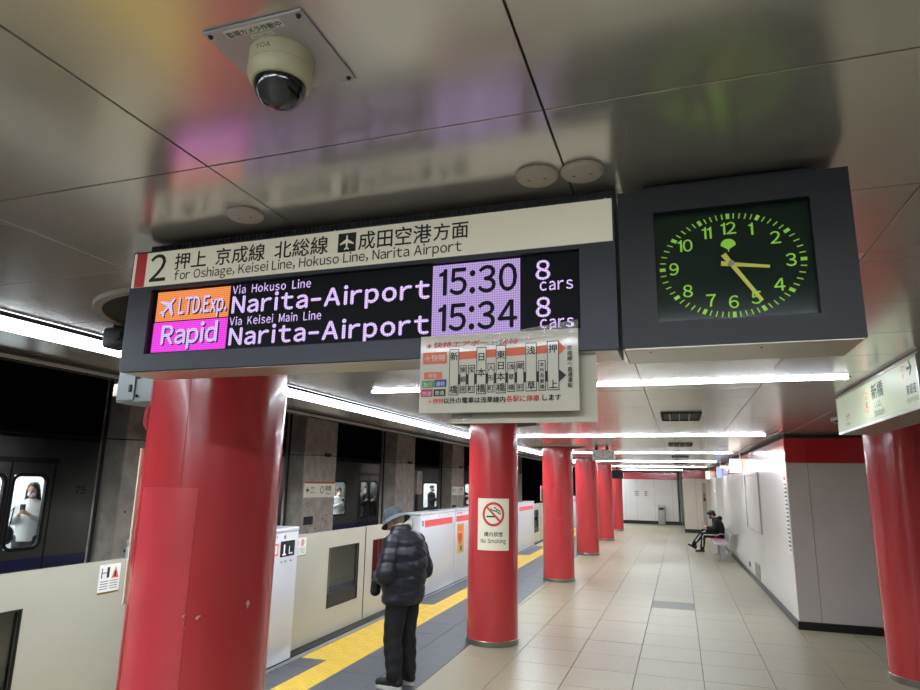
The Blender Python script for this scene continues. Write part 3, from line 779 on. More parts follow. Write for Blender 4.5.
# --- round detectors
for (x, y, r_, lab) in ((-.296, 1.440, .052, 'left of the two round ceiling caps above the clock'), (-.186, 1.447, .052, 'right of the two round ceiling caps above the clock'), (-1.150, 1.436, .053, 'single round ceiling cap above the header of the departure board')):
    t = thing('smoke_detector', lab, 'detector', (x, y, ZC), 0, 'round ceiling caps')
    part(t, 'cap', MB().lathe([(r_, 0), (r_, -.006), (r_-.006, -.012), (.001, -.013)][::-1], (x, y, ZC-.001), 40), 'detector', True)
    for s in (-.02, .02):
        part(t, 'slot', MB().rbox(x+s-.004, x+s+.004, y-.0015, y+.0015, ZC-.0145, ZC-.0135, .0004, 1), 'ink_black')
# --- ceiling vents
for k, (y, n_) in enumerate(((7.30, 'nearest'), (12.2, 'second'), (17.1, 'third'), (22.0, 'fourth'))):
    t = thing('ceiling_vent', 'dark slotted ceiling vent, %s of the row above the walkway' % n_, 'vent', (.05, y, ZC), 0, 'ceiling vents')
    x0, x1, y0, y1 = -.15, .25, y-.40, y+.40
    part(t, 'frame', MB().box(x0, x1, y0, y0+.03, ZC-.016, ZC-.001).box(x0, x1, y1-.03, y1, ZC-.016, ZC-.001).box(x0, x0+.03, y0+.03, y1-.03, ZC-.016, ZC-.001).box(x1-.03, x1, y0+.03, y1-.03, ZC-.016, ZC-.001), 'joint_dark')
    part(t, 'duct', MB().box(x0+.03, x1-.03, y0+.03, y1-.03, ZC-.004, ZC-.001), 'ink_black')
    for i in range(3):
        xx = x0+.08+.1*i
        part(t, 'slat', MB().box(xx, xx+.012, y0+.03, y1-.03, ZC-.014, ZC-.005), 'grey_box')
# --- dark cable channel on the ceiling near the right wall
t = thing('cable_channel', 'dark double cable channel running along the ceiling by the right wall', 'channel', (1.22, 17, ZC))
for x in (1.20, 1.27): part(t, 'rail', MB().prism([(x-GA*.5*0, 8.9), (x+.010, 8.9), (x+.010-.27, 28), (x-.27, 28)], ZC-.042, ZC-.030, lambda a, b, h: (a, b, h)), 'joint_dark')
# --- small black speaker and junction box by the near column
t = thing('loudspeaker', 'small black loudspeaker hanging left of the departure board', 'speaker', (-2.56, 2.42, 2.42))
part(t, 'case', MB().rbox(-2.69, -2.54, 2.37, 2.48, 2.424, 2.528, .02, 3), 'collar_black', True)
part(t, 'driver', MB().lathe([(.024, 0), (.024, .004), (.018, .008), (0, .004)][::-1], (-2.585, 2.362, 2.478), 20, 'y'), 'joint_dark', True)
part(t, 'bracket', MB().box(-2.66, -2.63, 2.41, 2.44, 2.52, ZC-.002), 'joint_dark')
t = thing('junction_box', 'grey electrical box clamped to the near red column', 'box', (-2.48, 2.5, 2.14))
part(t, 'case', MB().rbox(-2.575, -2.348, 2.40, 2.60, 2.150, 2.300, .006), 'grey_box')
dr = part(t, 'door', MB().rbox(-2.565, -2.46, 2.392, 2.40, 2.160, 2.290, .002, 1), 'grey_box')
part(dr, 'latch', MB().rbox(-2.49, -2.475, 2.384, 2.393, 2.20, 2.235, .002, 1), 'ink_black', root=t)
for z in (2.18, 2.27): part(t, 'clamp_band', MB().box(-2.45, -2.44, 2.388, 2.612, z-.006, z+.006), 'ink_black')
part(t, 'pilot_lamp', MB().rbox(-2.625, -2.575, 2.42, 2.50, 2.185, 2.245, .008), 'ivory', True)
part(t, 'conduit', MB().tube([(-2.40, 2.45, 2.15), (-2.41, 2.44, 2.10), (-2.40, 2.43, 2.05), (-2.37, 2.44, 2.00), (-2.348, 2.45, 1.94)], .014), 'conduit_red', True)
t = thing('plate_sign', 'thin pale plate seen edge-on at the left rim of the near red column', 'sign', (-2.36, 2.42, 1.25))
part(t, 'plate', MB().rbox(-2.360, -2.350, 2.372, 2.72, 1.25, 1.93, .002, 1).moved(Matrix.Translation((0, 0, 0))), 'ivory')
part(t, 'mount', MB().box(-2.353, -2.335, 2.46, 2.54, 1.45, 1.80), 'steel_ring')
# --- hanging units farther on
t = thing('hanging_unit', 'pale grey box hanging from the ceiling beside the third column', 'box', (-1.37, 12.8, 2.28))
part(t, 'case', MB().rbox(-1.575, -1.155, 12.72, 12.95, 2.275, 2.475, .015), 'grey_sign')
part(t, 'seam', MB().box(-1.372, -1.366, 12.716, 12.721, 2.285, 2.465), 'ink_grey')
for x in (-1.50, -1.30): part(t, 'hanger', MB().box(x-.02, x+.03, 12.8, 12.86, 2.47, ZC-.002), 'ink_black')
for x in (-1.54, -1.19): part(t, 'cable', MB().tube([(x, 12.717, 2.42), (x+.01, 12.715, 2.36), (-1.40 if x < -1.4 else -1.33, 12.715, 2.31)], .004, 6), 'ink_black')
t = thing('hanging_sign', 'small dark hanging sign by the fifth column, far down the platform', 'sign', (-2.1, 24, 2.06))
part(t, 'case', MB().rbox(-2.31, -1.90, 24.0, 24.2, 2.06, 2.36, .01), 'dark_housing_side')
part(t, 'hanger', MB().box(-2.14, -2.08, 24.07, 24.13, 2.36, ZC-.016), 'dark_housing_side')

# ================================================================== SIGN BOX ON THE RIGHT
SXR, SYN, SYF, SZB, SZT = 1.245, 3.99, 5.90, 2.235, 2.532
t = thing('station_name_sign', 'lit station name sign in front of the right red column', 'sign', (1.35, 4.95, SZB))
part(t, 'case', MB().box(SXR+.006, 1.50, SYN, SYF, SZB, ZC-.004), 'bin_grey')
fr_ = MB().box(SXR-.004, SXR+.006, SYN, SYF, SZB, SZB+.018).box(SXR-.004, SXR+.006, SYN, SYF, SZT-.012, SZT).box(SXR-.004, SXR+.006, SYN, SYN+.012, SZB+.018, SZT-.012).box(SXR-.004, SXR+.006, SYF-.012, SYF, SZB+.018, SZT-.012)
part(t, 'frame', fr_, 'metal_strip')
pn = part(t, 'lit_face', MB().box(SXR, SXR+.006, SYN+.012, SYF-.012, SZB+.018, SZT-.012), 'lit_panel')
def side(b, s, y, z, em, width=None, align='l', **k):   # faces -X, reads towards -Y
    vs_, fs_, wd = layout(s, em, **k); q = (width/wd) if width else 1; o_ = {'l': 0, 'c': -wd*q/2}[align]
    return b.add([(SXR-.0006-dp, y-(o_+a*q), z+c) for (a, c), dp in zip(vs_, layout.dep)], fs_)
def ring(b, y, z, r1, r2, fn=None):
    n_ = 32; v = []
    for i in range(n_):
        a = 2*PI*i/n_
        v += [(SXR-.0006, y+r1*math.cos(a), z+r1*math.sin(a)), (SXR-.0006, y+r2*math.cos(a), z+r2*math.sin(a))]
    return b.add(v, [(2*i, 2*i+1, 2*((i+1) % n_)+1, 2*((i+1) % n_)) for i in range(n_)])
part(pn, 'station_ring', ring(MB(), 5.03, 2.392, .072, .060), 'ink_orange', root=t)
part(pn, 'route_ring', ring(MB(), 4.235, 2.455, .052, .043), 'ink_orange', root=t)
b = MB(); side(b, 'A', 5.03, 2.408, .04, align='c'); side(b, '10', 5.03, 2.352, .056, align='c', bold=.01)
side(b, '新橋', 4.90, 2.400, .105, width=.27, bold=.022); side(b, 'しんばし', 4.86, 2.335, .050, width=.17, bold=.004); side(b, 'Shimbashi', 4.88, 2.278, .055, width=.23, bold=.010)
side(b, '大門', 5.64, 2.330, .050, width=.12); side(b, 'Daimon', 5.64, 2.285, .034)
side(b, 'A', 4.235, 2.470, .028, align='c'); side(b, '11', 4.235, 2.430, .034, align='c')
side(b, '東銀座', 4.21, 2.335, .060, width=.165, bold=.02); side(b, 'Higashi-ginza', 4.22, 2.288, .040, width=.19)
part(pn, 'lettering', b, 'ink_black', root=t)
b = MB(); b.prism([(0, -.008), (.055, -.008), (.035, -.04), (.052, -.04), (.085, 0), (.052, .04), (.035, .04), (.055, .008), (0, .008)], 0, .0005, lambda a, c, h: (SXR-.0008+h, 4.165-a, 2.475+c))
part(pn, 'arrow', b, 'ink_black', root=t)

# ================================================================== NO SMOKING PLATE on the second column
cx, cy = CP_[1]; ac = math.atan2(-cy, -cx)             # towards the camera
NX = Matrix.Translation((cx, cy, 0)) @ Matrix.Rotation(ac+PI/2, 4, 'Z')   # local -Y looks at the camera
t = thing('no_smoking_sign', 'white no smoking plate fixed on the second red column', 'sign', (cx, cy, 1.03))
RC = .304
def bend(a, z, h=0): aa = -PI/2+a/RC; return (NX @ Vector(((RC+h)*math.cos(aa), (RC+h)*math.sin(aa), z)))[:]
def cpatch(b, x0, x1, z0, z1, h0, h1, n_=14):
    v = []
    for i in range(n_+1):
        a = x0+(x1-x0)*i/n_
        v += [bend(a, z0, h0), bend(a, z0, h1), bend(a, z1, h0), bend(a, z1, h1)]
    f = []
    for i in range(n_):
        k = 4*i; f += [(k+1, k+5, k+7, k+3), (k, k+2, k+6, k+4), (k+2, k+3, k+7, k+6), (k, k+4, k+5, k+1)]
    return b.add(v, f+[(0, 1, 3, 2), (4*n_, 4*n_+2, 4*n_+3, 4*n_+1)])
SX = .004                                              # the plate sits a little right of the middle
plate = part(t, 'plate', cpatch(MB(), SX-.190, SX+.190, 1.045, 1.630, 0, .006), 'cream_panel', True)
b = MB(); n_ = 48; v = []
for i in range(n_):
    a = 2*PI*i/n_
    v += [bend(SX+.128*math.cos(a), 1.452+.138*math.sin(a), .0068), bend(SX+.101*math.cos(a), 1.452+.109*math.sin(a), .0068)]
b.add(v, [(2*i, 2*i+1, 2*((i+1) % n_)+1, 2*((i+1) % n_)) for i in range(n_)])
v = []
for i in range(13):
    s = -1+2*i/12; a, z = s*.083, -s*.088
    v += [bend(SX+a-.008, 1.452+z-.009, .0074), bend(SX+a+.008, 1.452+z+.009, .0074)]
b.add(v, [(2*i, 2*i+1, 2*i+3, 2*i+2) for i in range(12)])
part(plate, 'prohibition_ring', b, 'ink_red', root=t)
b = MB(); v = []
for i in range(9):
    a = -.082+.115*i/8; v += [bend(SX+a, 1.416, .0069), bend(SX+a, 1.434, .0069)]
b.add(v, [(2*i, 2*i+1, 2*i+3, 2*i+2) for i in range(8)])
for path in ([(-.035, .085), (-.03, .055), (0, .04), (.03, .035), (.05, .02), (.078, .0)], [(.0, .075), (.02, .072), (.035, .05), (.06, .045), (.075, .03), (.078, -.01)]):
    v = []
    for i, (a, z) in enumerate(path): v += [bend(SX+a, 1.452+z-.006, .0069), bend(SX+a+.004, 1.452+z+.006, .0069)]
    b.add(v, [(2*i, 2*i+1, 2*i+3, 2*i+2) for i in range(len(path)-1)])
part(plate, 'cigarette', b, 'ink_black', root=t)
b = MB()
for s, z, em, wd_ in (('構内禁煙', 1.205, .056, .22), ('No Smoking', 1.128, .062, .30)):
    vs_, fs_, wd = layout(s, em, bold=.014); b.add([bend(SX+(a-wd/2)*wd_/wd, z+c, .0069) for a, c in vs_], fs_)
part(plate, 'lettering', b, 'ink_black', root=t)
t = thing('plate_sign', 'narrow pale plate at the left rim of the third red column', 'sign', (-2.60, 12.9, 1.50))
part(t, 'plate', MB().rbox(-2.625, -2.612, 12.86, 13.2, 1.48, 1.78, .002, 1), 'ivory')
part(t, 'mount', MB().box(-2.614, -2.598, 12.97, 13.03, 1.55, 1.70), 'steel_ring')

# ================================================================== PLATFORM GATES
def gate_thing(name, label, v, group=None): return thing(name, label, 'gate', (gate_x(v), v, 0), GA, group)
def L(t, name, mb, m, parent=None, smooth=False, kind=None): return part(parent or t, name, mb, m, smooth, False, kind=kind)
def housing(v0, v1, label, stripe=(None), seam=None):
    t = gate_thing('gate_housing', label, v0, 'white gate housings'); l = v1-v0
    L(t, 'body', MB().rbox(-.30, 0, 0, l, .012, 1.275, .012), 'gate_white', smooth=True)
    L(t, 'kick_plate', MB().box(-.295, -.004, .004, l-.004, 0, .013), 'rubber_black')
    L(t, 'top_cover', MB().rbox(-.305, .006, .0, l, 1.275, 1.315, .008), 'gate_white', smooth=True)
    L(t, 'top_hatch', MB().box(-.19, -.10, l*.48, l*.48+.32, 1.3145, 1.3175), 'rubber_black')
    for i in range(3):
        L(t, 'screw', MB().lathe([(.009, 0), (.009, .003), (0, .004)][::-1], (0, l*.2+i*l*.3, 1.235), 10, 'x'), 'steel_ring')
    if stripe:
        L(t, 'red_stripe', MB().box(0, .0015, stripe[0]-v0, stripe[1]-v0, 1.08, 1.19), 'gate_red')
    return t
def door(v0, v1, label, win=None):
    t = gate_thing('gate_door', label, v0, 'sliding gate doors'); l = v1-v0
    u0, u1, z0, z1 = -.165, -.125, .022, 1.205
    if win:
        a, b, c, d_ = win[0]-v0, win[1]-v0, win[2], win[3]
        m_ = MB().box(u0, u1, 0, a, z0, z1).box(u0, u1, b, l, z0, z1).box(u0, u1, a, b, z0, c).box(u0, u1, a, b, d_, z1)
    else: m_ = MB().box(u0, u1, 0, l, z0, z1)
    L(t, 'leaf', m_, 'gate_beige')
    if win:
        L(t, 'pane', MB().box(u0+.012, u0+.018, a, b, c, d_), 'gate_glass')
        g_ = .012
        L(t, 'window_frame', MB().box(u1-.012, u1+.003, a, a+g_, c, d_).box(u1-.012, u1+.003, b-g_, b, c, d_).box(u1-.012, u1+.003, a+g_, b-g_, c, c+g_).box(u1-.012, u1+.003, a+g_, b-g_, d_-g_, d_), 'rubber_black')
        L(t, 'toe_board', MB().box(u0+.020, u0+.030, a, b, c, c+.16), 'train_dark')
    L(t, 'floor_guide', MB().box(u0-.02, u1+.11, 0, l, .002, .014), 'rubber_black')
    L(t, 'edge_seal', MB().box(u0+.005, u1+.004, l-.018, l-.004, z0+.02, z1-.01), 'joint_dark')
    return t
D0 = door(1.2, 4.12, 'near beige gate door at the left edge, with a warning sticker', (2.3, 3.175, .32, .985))
H1 = housing(4.13, 6.2, 'white gate housing with a door number plate, behind the big near column', (5.45, 5.68))
D1 = door(6.21, 8.15, 'beige gate door with a large window left of the standing man', (7.13, 7.95, .32, 1.01))
D1b = door(8.16, 9.90, 'beige gate door partly hidden by the standing man', (8.38, 9.25, .32, 1.01))
H2 = housing(9.91, 11.78, 'white gate housing with a long red stripe behind the standing man', (10.12, 11.60))
H2b = housing(11.80, 13.5, 'white gate housing with a yellow poster left of the second column', (11.86, 13.4))
D2 = door(13.51, 15.4, 'beige gate door hidden behind the second column', (14.2, 15.1, .32, 1.01))
D2b = door(15.41, 17.2, 'beige gate door just beyond the second column', (15.8, 16.7, .32, 1.01))
H3 = housing(17.21, 19.8, 'white gate housing between the second and third columns', (17.6, 19.6))
D3 = door(19.81, 21.6, 'beige gate door beside the third column', (20.3, 21.2, .32, 1.01))
D3b = door(21.61, 23.4, 'beige gate door hidden by the third column', None)
H4 = housing(23.41, 26.9, 'far white gate housing past the third column', (23.6, 26.6))
H5 = housing(26.91, 33.5, 'farthest run of white gates near the end wall', (27.2, 33))
# prints and stickers on the gates, all flat on their faces
def gsticker(t, name, v0, va, vb, za, zb, u, m='sticker_white'): return L(t, name, MB().box(u, u+.001, va-v0, vb-v0, za, zb), m)
def gtext(t, par, s, v0, v, z, u, em, m, width=None, **k):
    vs_, fs_, wd = layout(s, em, **k); q = width/wd if width else 1
    return L(t, 'lettering', MB().add([(u, v-v0+a*q, z+c) for a, c in vs_], fs_), m, par)
uh = .0012
nb = gsticker(H1, 'number_plate', 4.13, 5.74, 5.82, 1.05, 1.17, .0, 'gate_red'); 
L(H1, 'number_field', MB().box(.001, .0016, 5.76-4.13, 5.80-4.13, 1.07, 1.15), 'sticker_white', nb)
sd = gsticker(H1, 'warning_screen', 4.13, 5.86, 6.13, 1.03, 1.185, .0, 'screen_dark')
L(H1, 'pictogram', MB().box(.001, .0018, 5.92-4.13, 5.945-4.13, 1.05, 1.15).box(.001, .0018, 5.90-4.13, 5.97-4.13, 1.045, 1.06).box(.001, .0018, 6.02-4.13, 6.035-4.13, 1.06, 1.13).box(.001, .0018, 6.02-4.13, 6.09-4.13, 1.05, 1.065), 'sticker_white', sd)
L(H1, 'notice_line', MB().box(0, .001, 5.88-4.13, 5.91-4.13, .975, .99).box(0, .001, 5.95-4.13, 5.99-4.13, .975, .99).box(0, .001, 6.05-4.13, 6.09-4.13, .975, .99), 'ink_grey')
L(H1, 'lock', MB().lathe([(.02, 0), (.02, .004), (0, .005)][::-1], (0, 5.93-4.13, 1.225), 16, 'x'), 'ink_grey', smooth=True)
def sticker_door(t, v0, va, vb, za, zb, kind):
    u = -.125
    s = gsticker(t, 'warning_sticker', v0, va, vb, za, zb, u); w_ = vb-va; h_ = zb-za; uu_ = u+.0012
    L(t, 'sticker_rule', MB().box(uu_, uu_+.0004, va-v0, vb-v0, za, za+.012), 'brass', s)
    if kind == 'rings':
        for c in (.28, .72):
            b = MB(); n_ = 24; v = []
            for i in range(n_):
                a = 2*PI*i/n_
                for r_ in (.038, .028): v.append((uu_, va-v0+w_*c+r_*math.cos(a), zb-.055+r_*math.sin(a)))
            b.add(v, [(2*i, 2*i+1, 2*((i+1) % n_)+1, 2*((i+1) % n_)) for i in range(n_)])
            L(t, 'prohibition_ring', b, 'ink_red', s)
            L(t, 'pictogram', MB().box(uu_, uu_+.0004, va-v0+w_*c-.007, va-v0+w_*c+.012, zb-.075, zb-.032), 'ink_black', s)
    else:
        b = MB().add([(uu_, va-v0+w_*.58, zb-h_*.50), (uu_, va-v0+w_*.95, zb-h_*.50), (uu_, va-v0+w_*.765, zb-h_*.08)], [(0, 1, 2)]); tri = L(t, 'warning_triangle', b, 'ink_orange', s)
        L(t, 'triangle_mark', MB().box(uu_+.0002, uu_+.0006, va-v0+w_*.72, va-v0+w_*.81, zb-h_*.46, zb-h_*.26), 'ink_black', s)
        L(t, 'pictogram', MB().box(uu_, uu_+.0006, va-v0+w_*.36, va-v0+w_*.48, zb-h_*.46, zb-h_*.10).box(uu_, uu_+.0006, va-v0+w_*.10, va-v0+w_*.14, zb-h_*.46, zb-h_*.12).box(uu_, uu_+.0006, va-v0+w_*.14, va-v0+w_*.36, zb-h_*.30, zb-h_*.27), 'ink_black', s)
    for k in range(4):
        z = za+.03+h_*.085*k
        L(t, 'print_line', MB().box(uu_, uu_+.0004, va-v0+w_*.08, va-v0+w_*.46, z, z+.006).box(uu_, uu_+.0004, va-v0+w_*.54, va-v0+w_*.92, z, z+.006), 'ink_grey', s)
sticker_door(D0, 1.2, 3.735, 3.925, .98, 1.18, 'tri')
sticker_door(D1, 6.21, 6.30, 6.58, .98, 1.175, 'rings')
gsticker(H2, 'control_label', 9.91, 9.98, 10.07, 1.10, 1.19, .0, 'ink_grey')
po = gsticker(H2b, 'yellow_poster', 11.8, 11.90, 12.35, .50, 1.04, .0, 'tactile_yellow')
L(H2b, 'poster_heart', MB().add([(.0012, .14, .78), (.0012, .30, .63), (.0012, .44, .78), (.0012, .42, .88), (.0012, .29, .86), (.0012, .16, .88)], [(0, 1, 2, 3, 4, 5)]), 'ink_red', po)
L(H2b, 'poster_field', MB().box(.001, .0012, .14, .50, .90, 1.0), 'ink_orange', po); L(H2b, 'poster_picture', MB().box(.001, .0012, .30, .42, .54, .64), 'ink_blue', po)
L(H2b, 'red_marks', MB().box(.0006, .0014, .12, .24, 1.225, 1.255).box(.0006, .0014, .27, .42, 1.225, 1.255), 'gate_red', kind='stuff')

# ================================================================== PILLARS BETWEEN THE TRACKS
PY = [7.75, 12.8, 17.85, 22.9, 27.9, 32.9]
PL = ['nearest concrete pillar between the tracks, left of the big red column', 'concrete pillar with a station plate, behind the window gate door', 'concrete pillar above the standing man', 'concrete pillar left of the second red column', 'fifth concrete pillar between the tracks', 'sixth concrete pillar between the tracks']
PIL = []
for y, lab in zip(PY, PL):
    t = thing('concrete_pillar', lab, 'pillar', (XP-.27, y+.72, -1.25), 0, 'concrete pillars between the tracks'); PIL.append(t)
    part(t, 'shaft', MB().rbox(XP-.52, XP, y, y+1.45, -1.25, 4.4, .02, 2), 'concrete')
    part(t, 'conduit', MB().tube([(XP-.40, y-.03, -1.25), (XP-.40, y-.03, 4.39)], .025), 'concrete_dark', True)
    br = part(t, 'cable_bracket', MB().rbox(XP, XP+.05, y+.85, y+1.10, 2.36, 2.44, .01, 1), 'ink_black')
    for k in range(10 if y < 24 else 0):
        yy, zz = y+random.uniform(.1, 1.3), random.uniform(.4, 1.35)
        part(t, 'bolt_hole', MB().lathe([(.018, 0), (.018, .004), (0, .004)][::-1], (XP-.001, yy, zz), 10, 'x'), 'ink_black')
    part(t, 'patch_box', MB().box(XP, XP+.012, y+.12, y+.5, .82, 1.0) if y > 12 else MB().box(XP, XP+.012, y+.7, y+1.1, .5, .7), 'concrete_dark')
t = thing('tunnel_cable', 'thin dark cable strung across the concrete pillars', 'cable', (XP+.03, 20, 2.4))
pts = []
for a, b in zip([2.7]+PY[:-1], PY):
    for i in range(8):
        s = i/8; pts.append((XP+.03, a+1+(b-a)*s, 2.4-.18*math.sin(s*PI)*.4))
part(t, 'wire', MB().tube(pts, .010, 6), 'ink_black', True)
def pillar_sign(y0, y1, z0, z1, label):
    t = thing('station_plate', label, 'sign', (XP+.01, (y0+y1)/2, z0), 0, 'station plates on the pillars')
    pn_ = part(t, 'plate', MB().box(XP+.001, XP+.02, y0, y1, z0, z1), 'cream_panel')
    part(t, 'red_band', MB().box(XP+.0185, XP+.0215, y0, y1, z1-.05, z1), 'ink_orange')
    b = MB(); xx = XP+.0225
    def tx(s, y, z, em, **k):
        vs_, fs_, wd = layout(s, em, **k); b.add([(xx, y+a, z+c) for a, c in vs_], fs_)
    w_ = y1-y0
    tx('大門', y0+w_*.18, z0+.17, .09); tx('Daimon', y0+w_*.18, z0+.09, .06); tx('新橋', y0+w_*.66, z0+.15, .14, bold=.01); tx('Shimbashi', y0+w_*.68, z0+.06, .06)
    n_ = 20; c = (y0+w_*.56, z0+.17)
    b.add([(xx, c[0]+r_*math.cos(2*PI*i/n_), c[1]+r_*math.sin(2*PI*i/n_)) for i in range(n_) for r_ in (.085, .065)], [(2*i, 2*i+1, 2*((i+1) % n_)+1, 2*((i+1) % n_)) for i in range(n_)])
    b.add([(xx, y0+w_*.06, z0+.16), (xx, y0+w_*.10, z0+.24), (xx, y0+w_*.10, z0+.18), (xx, y0+w_*.15, z0+.18), (xx, y0+w_*.15, z0+.14), (xx, y0+w_*.10, z0+.14), (xx, y0+w_*.10, z0+.08)], [(0, 1, 2, 3, 4, 5, 6)])
    part(pn_, 'lettering', b, 'ink_black', root=t)
pillar_sign(12.83, 14.22, 1.42, 1.78, 'cream station plate with red top edge on the second pillar')
pillar_sign(22.93, 24.32, 1.36, 1.72, 'cream station plate on the pillar left of the second red column')
t = thing('equipment_post', 'brown equipment cabinet on a thin post between two pillars', 'cabinet', (XP-.1, 19.75, -1.25))
part(t, 'post', MB().box(XP-.12, XP-.06, 19.70, 19.80, -1.25, 1.5), 'ink_black')
part(t, 'cabinet', MB().rbox(XP-.2, XP+.0, 19.55, 19.98, 1.42, 2.16, .01), 'concrete')

# ================================================================== THE TRAIN ON THE FAR TRACK
XT = -9.2
def rr_outline(y0, y1, z0, z1, r_, n_=5):
    pts = []
    for cy_, cz_, a0 in ((y1-r_, z1-r_, 0), (y0+r_, z1-r_, 90), (y0+r_, z0+r_, 180), (y1-r_, z0+r_, 270)):
        for i in range(n_+1):
            a = R(a0+90*i/n_); pts.append((cy_+r_*math.cos(a), cz_+r_*math.sin(a)))
    return pts
def window_ring(b, y0, y1, z0, z1, x, w_=.05, r_=.09, th=.012):
    """dark gasket: square outside, rounded inside"""
    inn = rr_outline(y0, y1, z0, z1, r_); n_ = len(inn); cy_, cz_ = (y0+y1)/2, (z0+z1)/2
    out_ = rr_outline(y0-w_, y1+w_, z0-w_, z1+w_, r_+w_)
    v = [(x, p[0], p[1]) for p in out_]+[(x, p[0], p[1]) for p in inn]+[(x-.05, p[0], p[1]) for p in inn]
    f = []
    for i in range(n_):
        j = (i+1) % n_; f += [(i, j, n_+j, n_+i), (n_+i, n_+j, 2*n_+j, 2*n_+i)]
    return b.add(v, f)
def train_car(ya, yb, label, doors, wins):
    t = thing('train_car', label, 'train', (XT-1.4, (ya+yb)/2, -1.25), 0, 'train cars on the far track')
    ops = sorted([(c-.60, c-.06, .74, 1.80) for c in doors]+[(c+.06, c+.60, .74, 1.80) for c in doors]+[(a, b, .86, 1.78) for a, b in wins])
    side_ = MB(); y = ya
    for (a, b, c, d_) in ops:
        side_.box(XT-.06, XT, y, a, -.85, 2.35).box(XT-.06, XT, a, b, -.85, c).box(XT-.06, XT, a, b, d_, 2.35); y = b
    side_.box(XT-.06, XT, y, yb, -.85, 2.35)
    sd_ = part(t, 'side_wall', side_, 'train_steel')
    part(t, 'far_wall', MB().box(XT-2.72, XT-2.66, ya, yb, -.85, 2.35), 'train_inside')
    part(t, 'end_wall', MB().box(XT-2.66, XT-.06, ya, ya+.05, -.85, 2.35), 'train_steel'); part(t, 'end_wall', MB().box(XT-2.66, XT-.06, yb-.05, yb, -.85, 2.35), 'train_steel')
    prof = [(XT, 2.35), (XT-.05, 2.48), (XT-.16, 2.58), (XT-.5, 2.68), (XT-1.36, 2.74), (XT-2.22, 2.68), (XT-2.56, 2.58), (XT-2.67, 2.48), (XT-2.72, 2.35)]
    part(t, 'roof', MB().prism(prof, ya, yb, lambda a, b, h: (a, h, b)), 'train_dark')
    part(t, 'cabin_floor', MB().box(XT-2.66, XT-.06, ya+.05, yb-.05, -.10, 0.0), 'train_seat')
    part(t, 'cabin_ceiling', MB().box(XT-2.66, XT-.06, ya+.05, yb-.05, 2.25, 2.30), 'train_inside')
    part(t, 'cabin_lamp', MB().box(XT-.85, XT-.65, ya+.3, yb-.3, 2.22, 2.25), 'train_tube'); part(t, 'cabin_lamp', MB().box(XT-2.05, XT-1.85, ya+.3, yb-.3, 2.22, 2.25), 'train_tube')
    part(t, 'waist_stripe', MB().box(XT, XT+.002, ya, yb, .44, .60), 'train_blue')
    part(t, 'undergear', MB().box(XT-2.5, XT-.2, ya+1, yb-1, -1.1, -.85), 'train_dark')
    for (a, b, c, d_) in ops:
        o = part(t, 'window_gasket', window_ring(MB(), a+.02, b-.02, c+.02, d_-.02, XT+.004), 'rubber_black')
        part(o, 'pane', MB().box(XT-.045, XT-.040, a, b, c, d_), 'train_glass', root=t)
    for c in doors:
        for y_, n_ in ((c-.70, 'door_edge'), (c, 'door_edge'), (c+.70, 'door_edge')):
            part(t, n_, MB().box(XT-.0, XT+.006, y_-.012, y_+.012, -.1, 1.98), 'rubber_black')
        part(t, 'door_header', MB().box(XT, XT+.012, c-.75, c+.75, 1.98, 2.06), 'train_dark')
        part(t, 'grab_pole', MB().tube([(XT-.35, c+.85, 0), (XT-.35, c+.85, 2.25)], .016), 'metal_strip', True)
    for a, b in wins:
        part(t, 'seat_bench', MB().rbox(XT-.56, XT-.08, a-.3, b+.3, .02, .44, .04).rbox(XT-.18, XT-.08, a-.3, b+.3, .42, .84, .03), 'train_seat')
    return t
ta = train_car(1.3, 19.25, 'dark steel train car with a lit door window at the left edge', [6.92, 12.75, 18.52], [(8.5, 9.9), (10.3, 11.6), (14.2, 15.5), (15.85, 17.05)])
b = MB(); vs_, fs_, wd = layout('75', .16, bold=.02); b.add([(XT+.003, 8.02+a, 1.52+c) for a, c in vs_], fs_); part(ta, 'car_number', b, 'ink_black')
tb2 = train_car(19.75, 38, 'dark steel train car farther along, behind the pillars', [26.6, 32.4], [(20.6, 22.0), (23.1, 24.7), (28.2, 29.8)])

# ================================================================== RIGHT WALL THINGS
def on_wall(y): return wall_x(y)-.012
def wall_box(b, y0, y1, z0, z1, out0, out1):
    v = []
    for y in (y0, y1):
        for o_ in (out0, out1):
            for z in (z0, z1): v.append((on_wall(y)-o_, y, z))
    return b.add(v, [(0, 1, 3, 2), (4, 6, 7, 5), (0, 4, 5, 1), (2, 3, 7, 6), (0, 2, 6, 4), (1, 5, 7, 3)])
t = thing('station_list', 'narrow white vertical station list on the wall corner', 'sign', (on_wall(10.15), 10.15, .93))
pl_ = part(t, 'board', wall_box(MB(), 10.04, 10.26, .93, 1.98, .001, .006), 'sticker_white')
for k in range(17):
    z = .975+.055*k; m_ = 'ink_red' if k in (0, 16) else 'ink_black'
    part(pl_, 'print_row', wall_box(MB(), 10.06, 10.24 if k % 3 else 10.20, z, z+.024, .0062, .0070), m_, root=t)
part(pl_, 'heading', wall_box(MB(), 10.07, 10.23, 1.925, 1.97, .0062, .007), 'ink_red', root=t)
t = thing('display_frame', 'empty framed display panel on the white wall', 'frame', (on_wall(14), 14.1, 1.0))
fr_ = MB()
for (a, b_, c, d_) in ((12.95, 12.99, 1.0, 2.1), (15.13, 15.17, 1.0, 2.1), (12.99, 15.13, 1.0, 1.03), (12.99, 15.13, 2.07, 2.1)): wall_box(fr_, a, b_, c, d_, .001, .028)
part(t, 'frame', fr_, 'metal_strip'); part(t, 'backing', wall_box(MB(), 12.99, 15.13, 1.03, 2.07, .001, .008), 'wall_white')
t = thing('wall_grille', 'grey ventilation grille low on the white wall', 'grille', (on_wall(14.1), 14.1, .12))
